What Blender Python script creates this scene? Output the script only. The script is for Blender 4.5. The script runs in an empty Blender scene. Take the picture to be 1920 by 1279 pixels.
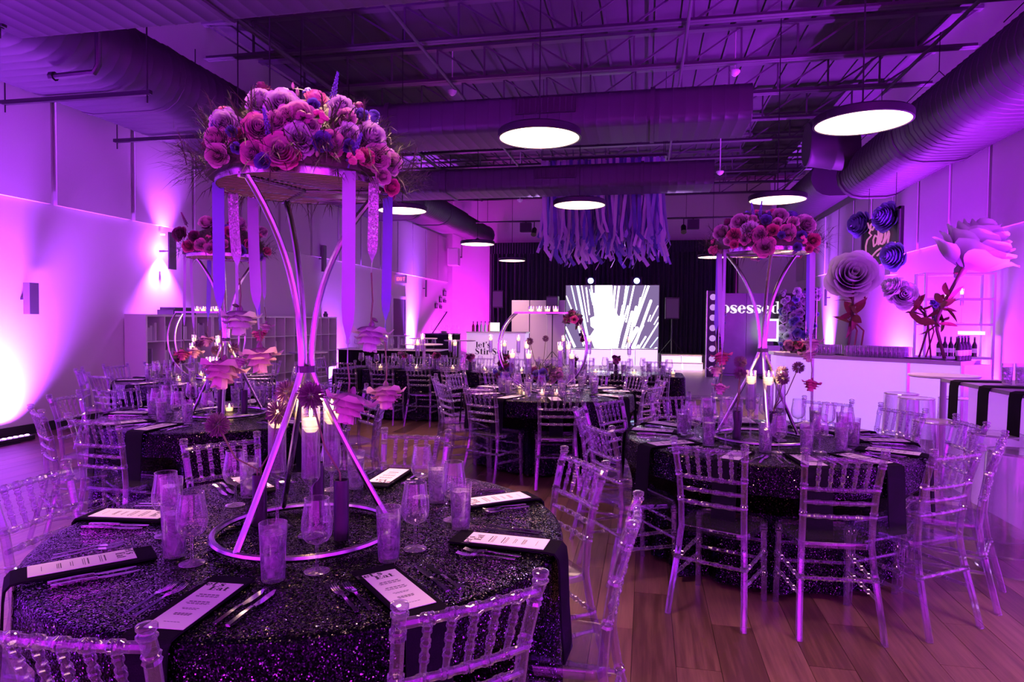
import bpy, math, random
from math import sin, cos, pi, radians, atan2, hypot, sqrt
from mathutils import Vector, Matrix
R = random.Random(7)
SC = bpy.context.scene
COL = SC.collection

# ------------------------------------------------------------------ camera
FPX, CX, CY, EYE = 1240.0, 960.0, 639.5, 1.535
PITCH, ROLL, YAW = radians(1.79), radians(0.5), radians(11.4)
r0 = Vector((cos(YAW), sin(YAW), 0)); fl = Vector((-sin(YAW), cos(YAW), 0)); zz = Vector((0, 0, 1))
f0 = fl * cos(PITCH) - zz * sin(PITCH); u0 = fl * sin(PITCH) + zz * cos(PITCH)
cr = r0 * cos(ROLL) + u0 * sin(ROLL); cu = -r0 * sin(ROLL) + u0 * cos(ROLL)
cam = bpy.data.cameras.new('camera'); cam.sensor_width = 36; cam.lens = FPX / 1920 * 36
cam.clip_start = .05; cam.clip_end = 200
cam_o = bpy.data.objects.new('camera', cam); COL.objects.link(cam_o)
m = Matrix((cr, cu, -f0)).transposed().to_4x4(); m.translation = (0, 0, EYE); cam_o.matrix_world = m
SC.camera = cam_o

def ray(px, py):
    return f0 + cr * ((px - CX) / FPX) - cu * ((py - CY) / FPX)
def atz(px, py, z):
    d = ray(px, py); t = (z - EYE) / d.z; return Vector((0, 0, EYE)) + d * t
def aty(px, py, y):
    d = ray(px, py); return Vector((0, 0, EYE)) + d * (y / d.y)
def atx(px, py, x):
    d = ray(px, py); return Vector((0, 0, EYE)) + d * (x / d.x)

# ------------------------------------------------------------------ world, exposure
W = bpy.data.worlds.new('world'); SC.world = W; W.use_nodes = True
bg = W.node_tree.nodes['Background']
bg.inputs[0].default_value = (.58, .02, .82, 1); bg.inputs[1].default_value = .05
vs = SC.view_settings
vs.view_transform = 'Standard'; vs.look = 'None'; vs.gamma = 1; vs.exposure = 0.45; vs.use_curve_mapping = False
cy = SC.cycles
cy.max_bounces = 5; cy.diffuse_bounces = 3; cy.glossy_bounces = 2; cy.transmission_bounces = 4
cy.transparent_max_bounces = 18; cy.use_adaptive_sampling = True; cy.adaptive_threshold = .035; cy.sample_clamp_indirect = 4; cy.sample_clamp_direct = 0
cy.caustics_reflective = False; cy.caustics_refractive = False; cy.use_denoising = True
VIOLET = (.33, .014, 1.0); MAGENTA = (.85, .018, .95); WHITEV = (.42, .06, 1.0)

# ------------------------------------------------------------------ mesh helpers
def basis(d):
    d = d.normalized(); a = Vector((0, 0, 1)) if abs(d.z) < .95 else Vector((1, 0, 0))
    u = d.cross(a).normalized(); return u, d.cross(u).normalized()
class MB:
    def __init__(s): s.v = []; s.f = []; s.m = []
    def add(s, vs_, fs, mi=0):
        o = len(s.v); s.v += [tuple(q) for q in vs_]; s.f += [tuple(i + o for i in f) for f in fs]; s.m += [mi] * len(fs); return s
    def box(s, c, d, mi=0, rz=0, mat=None):
        x, y, z = d[0] / 2, d[1] / 2, d[2] / 2
        P = [Vector((a * x, b * y, e * z)) for a in (-1, 1) for b in (-1, 1) for e in (-1, 1)]
        if mat: P = [mat @ q for q in P]
        elif rz: M = Matrix.Rotation(rz, 3, 'Z'); P = [M @ q for q in P]
        P = [q + Vector(c) for q in P]
        return s.add(P, [(0, 1, 3, 2), (4, 6, 7, 5), (0, 4, 5, 1), (2, 3, 7, 6), (0, 2, 6, 4), (1, 5, 7, 3)], mi)
    def bbox(s, lo, hi, mi=0):
        return s.box([(a + b) / 2 for a, b in zip(lo, hi)], [b - a for a, b in zip(lo, hi)], mi)
    def bar(s, a, b, w, h=None, mi=0):
        a = Vector(a); b = Vector(b); h = h or w; u, v = basis(b - a)
        P = [q + u * (i * w / 2) + v * (j * h / 2) for q in (a, b) for i, j in ((-1, -1), (1, -1), (1, 1), (-1, 1))]
        return s.add(P, [(3, 2, 1, 0), (4, 5, 6, 7), (0, 1, 5, 4), (1, 2, 6, 5), (2, 3, 7, 6), (3, 0, 4, 7)], mi)
    def tube(s, pts, r, n=8, mi=0, closed=False, cap=True):
        pts = [Vector(p) for p in pts]; k = len(pts)
        rr = r if isinstance(r, (list, tuple)) else [r] * k
        u = None; vs_ = []
        for i, p in enumerate(pts):
            if closed: d = pts[(i + 1) % k] - pts[i - 1]
            else: d = pts[min(i + 1, k - 1)] - pts[max(i - 1, 0)]
            if d.length < 1e-9: d = Vector((0, 0, 1))
            d.normalize()
            if u is None: u, w = basis(d)
            else:
                u = u - d * u.dot(d)
                u = u.normalized() if u.length > 1e-6 else basis(d)[0]
                w = d.cross(u)
            for j in range(n):
                a = 2 * pi * j / n; vs_.append(p + (u * cos(a) + w * sin(a)) * rr[i])
        fs = []
        for i in range(k if closed else k - 1):
            i2 = (i + 1) % k
            for j in range(n):
                j2 = (j + 1) % n; fs.append((i * n + j, i * n + j2, i2 * n + j2, i2 * n + j))
        if cap and not closed:
            fs.append(tuple(range(n - 1, -1, -1))); fs.append(tuple((k - 1) * n + j for j in range(n)))
        return s.add(vs_, fs, mi)
    def lathe(s, prof, n=16, c=(0, 0, 0), mi=0, cap0=True, cap1=True):
        c = Vector(c); k = len(prof)
        vs_ = [c + Vector((r * cos(2 * pi * j / n), r * sin(2 * pi * j / n), z)) for r, z in prof for j in range(n)]
        fs = [(i * n + j, i * n + (j + 1) % n, (i + 1) * n + (j + 1) % n, (i + 1) * n + j) for i in range(k - 1) for j in range(n)]
        if cap0: fs.append(tuple(range(n - 1, -1, -1)))
        if cap1: fs.append(tuple((k - 1) * n + j for j in range(n)))
        return s.add(vs_, fs, mi)
    def prism(s, poly, z0, z1, mi=0):
        n = len(poly)
        return s.add([(x, y, z0) for x, y in poly] + [(x, y, z1) for x, y in poly],
                     [tuple(range(n - 1, -1, -1)), tuple(range(n, 2 * n))] + [(i, (i + 1) % n, n + (i + 1) % n, n + i) for i in range(n)], mi)
    def grid(s, fn, nu, nv, mi=0, closed=False):
        vs_ = [fn(i / nu, j / nv) for j in range(nv + 1) for i in range(nu + (0 if closed else 1))]
        w = nu if closed else nu + 1
        fs = [(j * w + i, j * w + (i + 1) % w, (j + 1) * w + (i + 1) % w, (j + 1) * w + i) for j in range(nv) for i in range(nu)]
        return s.add(vs_, fs, mi)
    def strip(s, pts, wdir, w, t=.001, mi=0):
        """flat ribbon swept along pts; wdir one vector or one per point"""
        pts = [Vector(p) for p in pts]; k = len(pts); vs_ = []
        for i, p in enumerate(pts):
            d = (pts[min(i + 1, k - 1)] - pts[max(i - 1, 0)]).normalized()
            wd = Vector(wdir[i] if isinstance(wdir, list) else wdir); wd = (wd - d * wd.dot(d)).normalized(); nn = d.cross(wd)
            ww = w[i] if isinstance(w, list) else w
            vs_ += [p + wd * (a * ww / 2) + nn * (b * t / 2) for a, b in ((-1, -1), (1, -1), (1, 1), (-1, 1))]
        fs = [(i * 4 + j, i * 4 + (j + 1) % 4, i * 4 + 4 + (j + 1) % 4, i * 4 + 4 + j) for i in range(k - 1) for j in range(4)]
        fs += [(3, 2, 1, 0), tuple((k - 1) * 4 + j for j in range(4))]
        return s.add(vs_, fs, mi)
    def mesh(s, name, mats, smooth=True):
        me = bpy.data.meshes.new(name); me.from_pydata(s.v, [], s.f)
        for mt in (mats if isinstance(mats, (list, tuple)) else [mats]): me.materials.append(mt)
        if any(s.m): me.polygons.foreach_set('material_index', s.m)
        if smooth:
            me.polygons.foreach_set('use_smooth', [True] * len(s.f))
            try: me.set_sharp_from_angle(angle=radians(38))
            except Exception: pass
        me.update(); return me
    def build(s, name, mats, parent=None, loc=(0, 0, 0), rz=0, smooth=True):
        return ob(name, s.mesh(name, mats, smooth), parent, loc, rz)
def ob(name, data, parent=None, loc=(0, 0, 0), rz=0, mat=None):
    o = bpy.data.objects.new(name, data); COL.objects.link(o); o.location = loc
    if rz: o.rotation_euler = (0, 0, rz)
    if parent: o.parent = parent
    if mat is not None:
        o.material_slots[0].link = 'OBJECT'; o.material_slots[0].material = mat
    return o
def tag(o, label=None, cat=None, group=None, kind=None):
    if label: o['label'] = label
    if cat: o['category'] = cat
    if group: o['group'] = group
    if kind: o['kind'] = kind
    return o
def thing(name, label, cat, loc=(0, 0, 0), rz=0, group=None):
    o = bpy.data.objects.new(name, None); COL.objects.link(o); o.location = loc; o.rotation_euler = (0, 0, rz)
    o.empty_display_size = .05
    return tag(o, label, cat, group)
def struct(o): o['kind'] = 'structure'; return o
KIDS = {}
def copy_tree(o, parent=None):
    c = o.copy(); COL.objects.link(c)
    c.parent = parent
    for ch in kids(o): copy_tree(ch, c)
    return c
def kids(o):
    if o.name not in KIDS: KIDS[o.name] = list(o.children)
    return KIDS[o.name]
def dup(root, loc, rz=0, label=None, group=None, scale=None):
    c = copy_tree(root); c.location = loc; c.rotation_euler = (0, 0, rz)
    if scale: c.scale = (scale,) * 3
    if label: c['label'] = label
    if group: c['group'] = group
    return c
def circ(c, r, n=32, z=None, a0=0, a1=2 * pi, closed=True):
    c = Vector(c); k = n if closed else n + 1
    return [c + Vector((r * cos(a0 + (a1 - a0) * i / n), r * sin(a0 + (a1 - a0) * i / n), 0)) for i in range(k)]

# ------------------------------------------------------------------ materials
def newmat(name):
    mt = bpy.data.materials.new(name); mt.use_nodes = True; nt = mt.node_tree
    return mt, nt, nt.nodes, nt.links, nt.nodes['Principled BSDF']
def pm(name, col, rough=.5, metal=0, emit=None, es=1, spec=.5, noise=0, nscale=8, trans=0, sheen=0, bump=0, bscale=40):
    mt, nt, N, L, p = newmat(name)
    p.inputs['Base Color'].default_value = (*col, 1); p.inputs['Roughness'].default_value = rough
    p.inputs['Metallic'].default_value = metal; p.inputs['Specular IOR Level'].default_value = spec
    if trans: p.inputs['Transmission Weight'].default_value = trans
    if sheen: p.inputs['Sheen Weight'].default_value = sheen
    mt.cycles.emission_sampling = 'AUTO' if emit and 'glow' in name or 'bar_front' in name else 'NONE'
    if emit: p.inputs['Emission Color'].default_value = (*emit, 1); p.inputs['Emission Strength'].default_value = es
    if noise or bump:
        tc = N.new('ShaderNodeTexCoord')
    if noise:
        nz = N.new('ShaderNodeTexNoise'); nz.inputs['Scale'].default_value = nscale; nz.inputs['Detail'].default_value = 4
        mx = N.new('ShaderNodeMix'); mx.data_type = 'RGBA'
        mx.inputs[6].default_value = (*[c * (1 - noise) for c in col], 1); mx.inputs[7].default_value = (*[min(1, c * (1 + noise)) for c in col], 1)
        L.new(tc.outputs['Object'], nz.inputs['Vector']); L.new(nz.outputs[0], mx.inputs[0]); L.new(mx.outputs[2], p.inputs['Base Color'])
    if bump:
        nb = N.new('ShaderNodeTexNoise'); nb.inputs['Scale'].default_value = bscale; bp = N.new('ShaderNodeBump'); bp.inputs['Strength'].default_value = bump
        bp.inputs['Distance'].default_value = .01
        L.new(tc.outputs['Object'], nb.inputs['Vector']); L.new(nb.outputs[0], bp.inputs['Height']); L.new(bp.outputs[0], p.inputs['Normal'])
    return mt
def clearmat(name, tint=(.93, .92, .95), refl=.32, rough=.05, body=.0, bodycol=(.8, .75, .9), base=.05, streak=0):
    """clear plastic or thin glass: light goes straight through, edges and glints reflect"""
    mt, nt, N, L, p = newmat(name); N.remove(p); out = N['Material Output']
    t = N.new('ShaderNodeBsdfTransparent'); t.inputs[0].default_value = (*tint, 1)
    g = N.new('ShaderNodeBsdfGlossy'); g.inputs['Roughness'].default_value = rough; g.inputs[0].default_value = (.95, .95, .95, 1)
    lw = N.new('ShaderNodeLayerWeight'); lw.inputs[0].default_value = refl
    ma = N.new('ShaderNodeMath'); ma.operation = 'MULTIPLY_ADD'; ma.inputs[1].default_value = .85; ma.inputs[2].default_value = base; ma.use_clamp = True
    L.new(lw.outputs['Facing'], ma.inputs[0])
    mx = N.new('ShaderNodeMixShader'); L.new(ma.outputs[0], mx.inputs[0]); L.new(t.outputs[0], mx.inputs[1]); L.new(g.outputs[0], mx.inputs[2])
    last = mx
    if body:
        d = N.new('ShaderNodeBsdfTranslucent'); d.inputs[0].default_value = (*bodycol, 1)
        d2 = N.new('ShaderNodeBsdfDiffuse'); d2.inputs[0].default_value = (*bodycol, 1)
        dm = N.new('ShaderNodeMixShader'); L.new(d.outputs[0], dm.inputs[1]); L.new(d2.outputs[0], dm.inputs[2])
        m2 = N.new('ShaderNodeMixShader'); m2.inputs[0].default_value = body
        if streak:   # cloudy swirls of melting ice
            tc = N.new('ShaderNodeTexCoord'); nz = N.new('ShaderNodeTexNoise'); nz.inputs['Scale'].default_value = streak; nz.inputs['Distortion'].default_value = 2.5
            rp = N.new('ShaderNodeMapRange'); rp.inputs[1].default_value = .35; rp.inputs[2].default_value = .68; rp.inputs[3].default_value = body * .25; rp.inputs[4].default_value = min(1, body * 2)
            L.new(tc.outputs['Object'], nz.inputs['Vector']); L.new(nz.outputs[0], rp.inputs[0]); L.new(rp.outputs[0], m2.inputs[0])
        L.new(mx.outputs[0], m2.inputs[1]); L.new(dm.outputs[0], m2.inputs[2]); last = m2
    L.new(last.outputs[0], out.inputs[0]); return mt
def acrylicmat(name, edge=.95, diff=.34, gloss=.14, powr=2.0, tint=(.84, .78, .92)):
    """clear acrylic: see-through face on, edge light and a violet cast are painted into the rim"""
    mt, nt, N, L, p = newmat(name); N.remove(p)
    def mixs(a, b, f):
        m_ = N.new('ShaderNodeMixShader'); L.new(a.outputs[0], m_.inputs[1]); L.new(b.outputs[0], m_.inputs[2])
        if isinstance(f, float): m_.inputs[0].default_value = f
        else: L.new(f.outputs[0], m_.inputs[0])
        return m_
    t = N.new('ShaderNodeBsdfTransparent'); t.inputs[0].default_value = (*tint, 1)
    g = N.new('ShaderNodeBsdfGlossy'); g.inputs['Roughness'].default_value = .05; g.inputs[0].default_value = (1, 1, 1, 1)
    g2 = N.new('ShaderNodeBsdfGlossy'); g2.inputs['Roughness'].default_value = .14; g2.inputs[0].default_value = (1, 1, 1, 1)
    d = N.new('ShaderNodeBsdfDiffuse'); d.inputs[0].default_value = (.84, .70, 1, 1)  # violet of the room's light put into the clear rim colour
    tl = N.new('ShaderNodeBsdfTranslucent'); tl.inputs[0].default_value = (.84, .70, 1, 1)
    lw = N.new('ShaderNodeLayerWeight'); lw.inputs[0].default_value = .5
    pw = N.new('ShaderNodeMath'); pw.operation = 'POWER'; pw.inputs[1].default_value = powr; L.new(lw.outputs['Facing'], pw.inputs[0])
    ml = N.new('ShaderNodeMath'); ml.operation = 'MULTIPLY'; ml.inputs[1].default_value = edge; L.new(pw.outputs[0], ml.inputs[0])
    face = mixs(t, g, gloss); body = mixs(d, tl, .5); rim = mixs(g2, body, diff)
    L.new(mixs(face, rim, ml).outputs[0], N['Material Output'].inputs[0]); return mt
def emat(name, col, s, big=False):
    mt, nt, N, L, p = newmat(name); N.remove(p); mt.cycles.emission_sampling = 'AUTO' if big else 'NONE'; e = N.new('ShaderNodeEmission')
    e.inputs[0].default_value = (*col, 1); e.inputs[1].default_value = s; L.new(e.outputs[0], N['Material Output'].inputs[0]); return mt
def petalmat(name, c_in, c_out, tr=.15):
    """petal: colour runs from the heart to the rim of the bloom, a little light passes through"""
    mt, nt, N, L, p = newmat(name)
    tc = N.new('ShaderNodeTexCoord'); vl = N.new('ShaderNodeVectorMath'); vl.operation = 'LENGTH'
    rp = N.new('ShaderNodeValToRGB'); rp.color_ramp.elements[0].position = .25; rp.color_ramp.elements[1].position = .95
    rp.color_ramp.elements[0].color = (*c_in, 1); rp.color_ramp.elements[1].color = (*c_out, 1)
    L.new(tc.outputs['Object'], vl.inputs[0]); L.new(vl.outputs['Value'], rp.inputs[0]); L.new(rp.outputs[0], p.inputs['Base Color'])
    at_ = N.new('ShaderNodeAttribute'); at_.attribute_name = 'tip'   # crease shade painted into the petal bases, lips left pale to define them
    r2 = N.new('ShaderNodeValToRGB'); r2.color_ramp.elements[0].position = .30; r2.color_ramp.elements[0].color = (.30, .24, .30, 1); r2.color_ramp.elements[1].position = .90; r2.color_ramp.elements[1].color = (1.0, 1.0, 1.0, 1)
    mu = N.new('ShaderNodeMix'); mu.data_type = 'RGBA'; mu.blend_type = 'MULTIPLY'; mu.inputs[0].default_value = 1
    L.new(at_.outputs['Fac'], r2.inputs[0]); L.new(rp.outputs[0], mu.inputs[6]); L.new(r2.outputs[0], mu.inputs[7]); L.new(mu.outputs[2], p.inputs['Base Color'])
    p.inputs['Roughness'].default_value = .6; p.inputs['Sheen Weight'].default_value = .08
    tl = N.new('ShaderNodeBsdfTranslucent'); L.new(mu.outputs[2], tl.inputs[0])
    mx = N.new('ShaderNodeMixShader'); mx.inputs[0].default_value = tr
    L.new(p.outputs[0], mx.inputs[1]); L.new(tl.outputs[0], mx.inputs[2]); L.new(mx.outputs[0], N['Material Output'].inputs[0]); return mt
def sequinmat(name):
    mt, nt, N, L, p = newmat(name)
    tc = N.new('ShaderNodeTexCoord'); vo = N.new('ShaderNodeTexVoronoi'); vo.inputs['Scale'].default_value = 300
    sb = N.new('ShaderNodeVectorMath'); sb.operation = 'SUBTRACT'; sb.inputs[1].default_value = (.5, .5, .5)
    sc = N.new('ShaderNodeVectorMath'); sc.operation = 'SCALE'; sc.inputs['Scale'].default_value = .85
    ge = N.new('ShaderNodeNewGeometry'); ad = N.new('ShaderNodeVectorMath'); nm = N.new('ShaderNodeVectorMath'); nm.operation = 'NORMALIZE'
    L.new(tc.outputs['Object'], vo.inputs['Vector']); L.new(vo.outputs['Color'], sb.inputs[0]); L.new(sb.outputs[0], sc.inputs[0])
    L.new(ge.outputs['Normal'], ad.inputs[0]); L.new(sc.outputs[0], ad.inputs[1]); L.new(ad.outputs[0], nm.inputs[0]); L.new(nm.outputs[0], p.inputs['Normal'])
    se = N.new('ShaderNodeSeparateColor'); L.new(vo.outputs['Color'], se.inputs[0])
    rp = N.new('ShaderNodeValToRGB'); rp.color_ramp.elements[0].position = .968; rp.color_ramp.elements[0].color = (.006, .005, .008, 1)
    rp.color_ramp.elements[1].position = 1.0; rp.color_ramp.elements[1].color = (.62, .56, .60, 1)
    L.new(se.outputs[2], rp.inputs[0]); L.new(rp.outputs[0], p.inputs['Base Color'])
    p.inputs['Metallic'].default_value = .95; p.inputs['Roughness'].default_value = .13
    return mt
def woodmat(name, c1, c2, rough=.29):
    mt, nt, N, L, p = newmat(name)
    tc = N.new('ShaderNodeTexCoord'); mp = N.new('ShaderNodeMapping'); mp.inputs['Scale'].default_value = (26, 1.4, 1)
    oi = N.new('ShaderNodeObjectInfo'); cb = N.new('ShaderNodeVectorMath'); cb.operation = 'SCALE'; cb.inputs[0].default_value = (7, 31, 3)
    ad = N.new('ShaderNodeVectorMath'); L.new(oi.outputs['Random'], cb.inputs['Scale']); L.new(tc.outputs['Object'], ad.inputs[0]); L.new(cb.outputs[0], ad.inputs[1])
    nz = N.new('ShaderNodeTexNoise'); nz.inputs['Scale'].default_value = 1.5; nz.inputs['Detail'].default_value = 6; nz.inputs['Roughness'].default_value = .65
    L.new(ad.outputs[0], mp.inputs[0]); L.new(mp.outputs[0], nz.inputs['Vector'])
    a2 = N.new('ShaderNodeMath'); a2.operation = 'MULTIPLY_ADD'; a2.inputs[1].default_value = .45; L.new(oi.outputs['Random'], a2.inputs[0]); L.new(nz.outputs[0], a2.inputs[2])
    a3 = N.new('ShaderNodeMath'); a3.operation = 'SUBTRACT'; a3.inputs[1].default_value = .22; L.new(a2.outputs[0], a3.inputs[0])
    rp = N.new('ShaderNodeValToRGB'); rp.color_ramp.elements[0].position = .25; rp.color_ramp.elements[1].position = .8
    rp.color_ramp.elements[0].color = (*c1, 1); rp.color_ramp.elements[1].color = (*c2, 1)
    L.new(a3.outputs[0], rp.inputs[0]); L.new(rp.outputs[0], p.inputs['Base Color']); p.inputs['Roughness'].default_value = rough
    bp = N.new('ShaderNodeBump'); bp.inputs['Strength'].default_value = .12; bp.inputs['Distance'].default_value = .002
    L.new(nz.outputs[0], bp.inputs['Height']); L.new(bp.outputs[0], p.inputs['Normal']); return mt
M = {}
M['wall'] = pm('wall_paint', (.66, .64, .66), .75, noise=.03, nscale=3, bump=.05, bscale=90)
M['panel'] = pm('acoustic_panel', (.55, .53, .56), .9, noise=.04, nscale=60, bump=.15, bscale=220)
M['wood'] = woodmat('floor_planks', (.080, .040, .032), (.25, .135, .105))
M['stone'] = pm('dance_floor', (.42, .38, .40), .35, noise=.08)
M['deck'] = pm('ceiling_deck', (.09, .08, .10), .85, noise=.15, nscale=2)
M['steel'] = pm('joist_paint', (.10, .09, .11), .55)
M['duct'] = pm('duct_wrap', (.034, .030, .040), .55, noise=.06, nscale=3)
M['ductd'] = pm('duct_strap', (.035, .03, .04), .6)
M['black'] = pm('black_paint', (.012, .011, .014), .45)
M['blackcloth'] = pm('black_cloth', (.005, .004, .007), .95, spec=.12, bump=.2, bscale=300)
M['white'] = pm('white_laminate', (.82, .80, .82), .4); M['lilac'] = pm('lilac_laminate', (.42, .38, .48), .35)
M['chrome'] = pm('brushed_metal', (.72, .70, .74), .22, 1)
M['cutlery'] = pm('polished_steel', (.85, .83, .86), .1, 1)
M['acrylic'] = acrylicmat('clear_acrylic'); M['seat'] = acrylicmat('clear_seat', .55, .25, .10, 5.0)
M['glass'] = acrylicmat('clear_glass', 1.0, .36, .07, 1.5, (.95, .93, .97))
M['water'] = clearmat('iced_water', (.86, .84, .90), .30, .08, body=.40, bodycol=(.95, .88, 1.0), base=.08, streak=22)
M['sequin'] = sequinmat('black_sequins')
M['paper'] = pm('menu_paper', (.86, .84, .84), .7)
M['ink'] = pm('black_ink', (.02, .02, .02), .6)
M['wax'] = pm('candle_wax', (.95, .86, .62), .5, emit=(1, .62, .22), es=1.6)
M['flame'] = emat('flame', (1, .62, .25), 26)
M['lampwhite'] = emat('pendant_diffuser', (1, .60, .52), 4.0, True)
M['stem'] = pm('green_stem', (.13, .16, .05), .6)
M['leaf'] = pm('dark_leaf', (.05, .075, .025), .5, noise=.4)
M['fern'] = pm('fern', (.055, .06, .028), .7)
M['redleaf'] = pm('burgundy_leaf', (.22, .04, .05), .6, noise=.3)
M['bud'] = pm('cream_bud', (.75, .60, .45), .6)
M['allium'] = pm('allium', (.15, .05, .12), .7, noise=.35, nscale=40)
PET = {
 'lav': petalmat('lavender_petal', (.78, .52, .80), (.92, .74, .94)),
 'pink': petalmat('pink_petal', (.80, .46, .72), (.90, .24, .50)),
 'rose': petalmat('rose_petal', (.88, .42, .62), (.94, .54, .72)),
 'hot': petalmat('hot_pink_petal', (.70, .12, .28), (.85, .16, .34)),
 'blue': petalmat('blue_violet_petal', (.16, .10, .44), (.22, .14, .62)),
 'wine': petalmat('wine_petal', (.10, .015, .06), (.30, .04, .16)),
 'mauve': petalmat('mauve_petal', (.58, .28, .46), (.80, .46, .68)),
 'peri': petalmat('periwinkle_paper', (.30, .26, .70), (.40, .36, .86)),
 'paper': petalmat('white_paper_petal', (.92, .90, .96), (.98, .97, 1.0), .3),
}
# ================================================================== ROOM SHELL
XL, XR, YB, YF, ZC = -7.84, 5.40, 26.3, -6.0, 6.9
struct(MB().bbox((XL - .2, YF, -.12), (XR + .2, YB + .2, -.006)).build('floor', M['black']))
floor = bpy.data.objects['floor']
# planks run down the room: the 300 that show largest are single boards, the rest one part
PW, PL = .195, 1.25
cands = []
vis = {}
i = 0
for k in range(int((XR - XL) / PW) + 1):
    off = (k * 0.37 % 1) * PL
    for j in range(-2, 14):
        x = XL + PW * (k + .5); y = -1.6 + j * PL + off
        if y > 13.4: continue
        d = Vector((x, y, 0)); f = d.dot(Vector((-sin(YAW), cos(YAW), 0))); s = d.dot(Vector((cos(YAW), sin(YAW), 0)))
        score = 9e9
        if f > 1.6 and abs(s) / f < .80:
            score = f
            for tx, ty in ((-1.2, 2.28), (.8, 4.65), (-3.3, 4.75), (-1.03, 7.12), (-5.5, 7.35)):
                if hypot(x - tx, y - ty) < .85: score += 30
        cands.append((score, x, y))
cands.sort()
pmesh = MB().box((0, 0, 0), (PW - .0025, PL - .0025, .012)).mesh('plank', M['wood'], False)
for sc_, x, y in cands[:300]:
    ob('plank', pmesh, floor, (x, y, -.006 + R.uniform(-.0006, .0006)))
mb = MB()
for sc_, x, y in cands[300:]: mb.box((x, y, -.006), (PW - .0025, PL - .0025, .012))
tag(mb.build('far_planks', M['wood'], floor, smooth=False), kind='stuff')
# grey hard floor of the lobby end, a tile grid
mb = MB().bbox((XL, 13.9, -.012), (XR, YB, 0))
far_tiles = mb.build('tile_base', M['stone'], floor, smooth=False)
tm = MB().box((0, 0, 0), (.895, .895, .008)).mesh('floor_tile', M['stone'], False)
for ix in range(0, 6):
    for iy in range(5):
        ob('floor_tile', tm, floor, (.5 + ix * .9, 14.4 + iy * .9, .0045))
def wall(name, lo, hi): return struct(MB().bbox(lo, hi).build(name, M['wall'], smooth=False))
wl = wall('wall_left', (XL - .2, YF, 0), (XL, YB + .2, ZC))
wr = wall('wall_right', (XR, YF, 0), (XR + .2, YB + .2, ZC))
wf = wall('wall_front', (XL, YF - .2, 0), (XR, YF, ZC))
wb = wall('wall_back', (XL, YB, 0), (XR, YB + .2, ZC))
struct(MB().bbox((XL, YF, 0), (XL + .015, YB, .13)).build('baseboard_left', M['black'], smooth=False))
struct(MB().bbox((XR - .015, YF, 0), (XR, YB, .13)).build('baseboard_right', M['black'], smooth=False))
# upper acoustic panels, proud of the wall
lp = MB().box((0, 0, 0), (.06, 1.30, 1.75)).mesh('panel', M['panel'], False)
y = 7.56 - 1.39 * 6
while y < YB - 1.6:
    ob('panel', lp, wl, (XL + .03, y + .65, 3.03 + .875)); y += 1.39
y = 11.95 - 1.41 * 8
while y < YB - 1.6:
    ob('panel', lp, wr, (XR - .03, y + .65, 3.03 + .875)); y += 1.41
# ceiling deck with ribs
ce = struct(MB().bbox((XL - .2, YF, ZC), (XR + .2, YB + .2, ZC + .1)).build('ceiling', M['deck'], smooth=False))
rb = MB().box((0, 0, 0), (.05, YB - YF, .04)).mesh('deck_rib', M['deck'], False)
k = 0
while XL + .3 + k * .45 < XR:
    ob('deck_rib', rb, ce, (XL + .3 + k * .45, (YB + YF) / 2, ZC - .02)); k += 1
# open-web steel joists
J0, JT = 6.15, 6.78
def joist():
    t = thing('roof_joist', 'open web steel joist spanning the dark ceiling from wall to wall', 'joist', group='roof joists')
    w = XR - XL - .1; xm = (XL + XR) / 2
    mb = MB()
    for s in (-1, 1):
        mb.box((xm, s * .045, J0), (w, .075, .012)); mb.box((xm, s * .012, J0 + .035), (w, .01, .07))
    mb.build('bottom_chord', M['steel'], t, smooth=False)
    mb = MB().box((xm, 0, JT), (w + .1, .15, .05)); mb.build('top_chord', M['steel'], t, smooth=False)
    n = 14; dx = w / n
    vm = MB().bar((0, 0, J0 + .02), (0, 0, JT), .032).mesh('web_post', M['steel'], False)
    d1 = MB().bar((0, 0, JT), (dx, 0, J0 + .02), .03).mesh('web_diagonal', M['steel'], False)
    d2 = MB().bar((0, 0, J0 + .02), (dx, 0, JT), .03).mesh('web_diagonal', M['steel'], False)
    for q in range(n):
        x = xm - w / 2 + q * dx
        if q: ob('web_post', vm, t, (x, 0, 0))
        ob('web_diagonal', d1 if q < n / 2 else d2, t, (x, 0, 0))
    return t
jt = joist(); jt.location = (0, 10.68 - 2 * 1.78, 0)
JO = ('second', 'third', 'fourth', 'fifth', 'sixth', 'seventh', 'eighth', 'ninth', 'tenth', 'eleventh')
jt['label'] = 'open web steel roof joist spanning the dark ceiling, nearest the camera'
for k in range(-1, 9): dup(jt, (0, 10.68 + k * 1.78, 0), label='open web steel roof joist spanning the dark ceiling, %s from the camera' % JO[k + 1])
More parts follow.
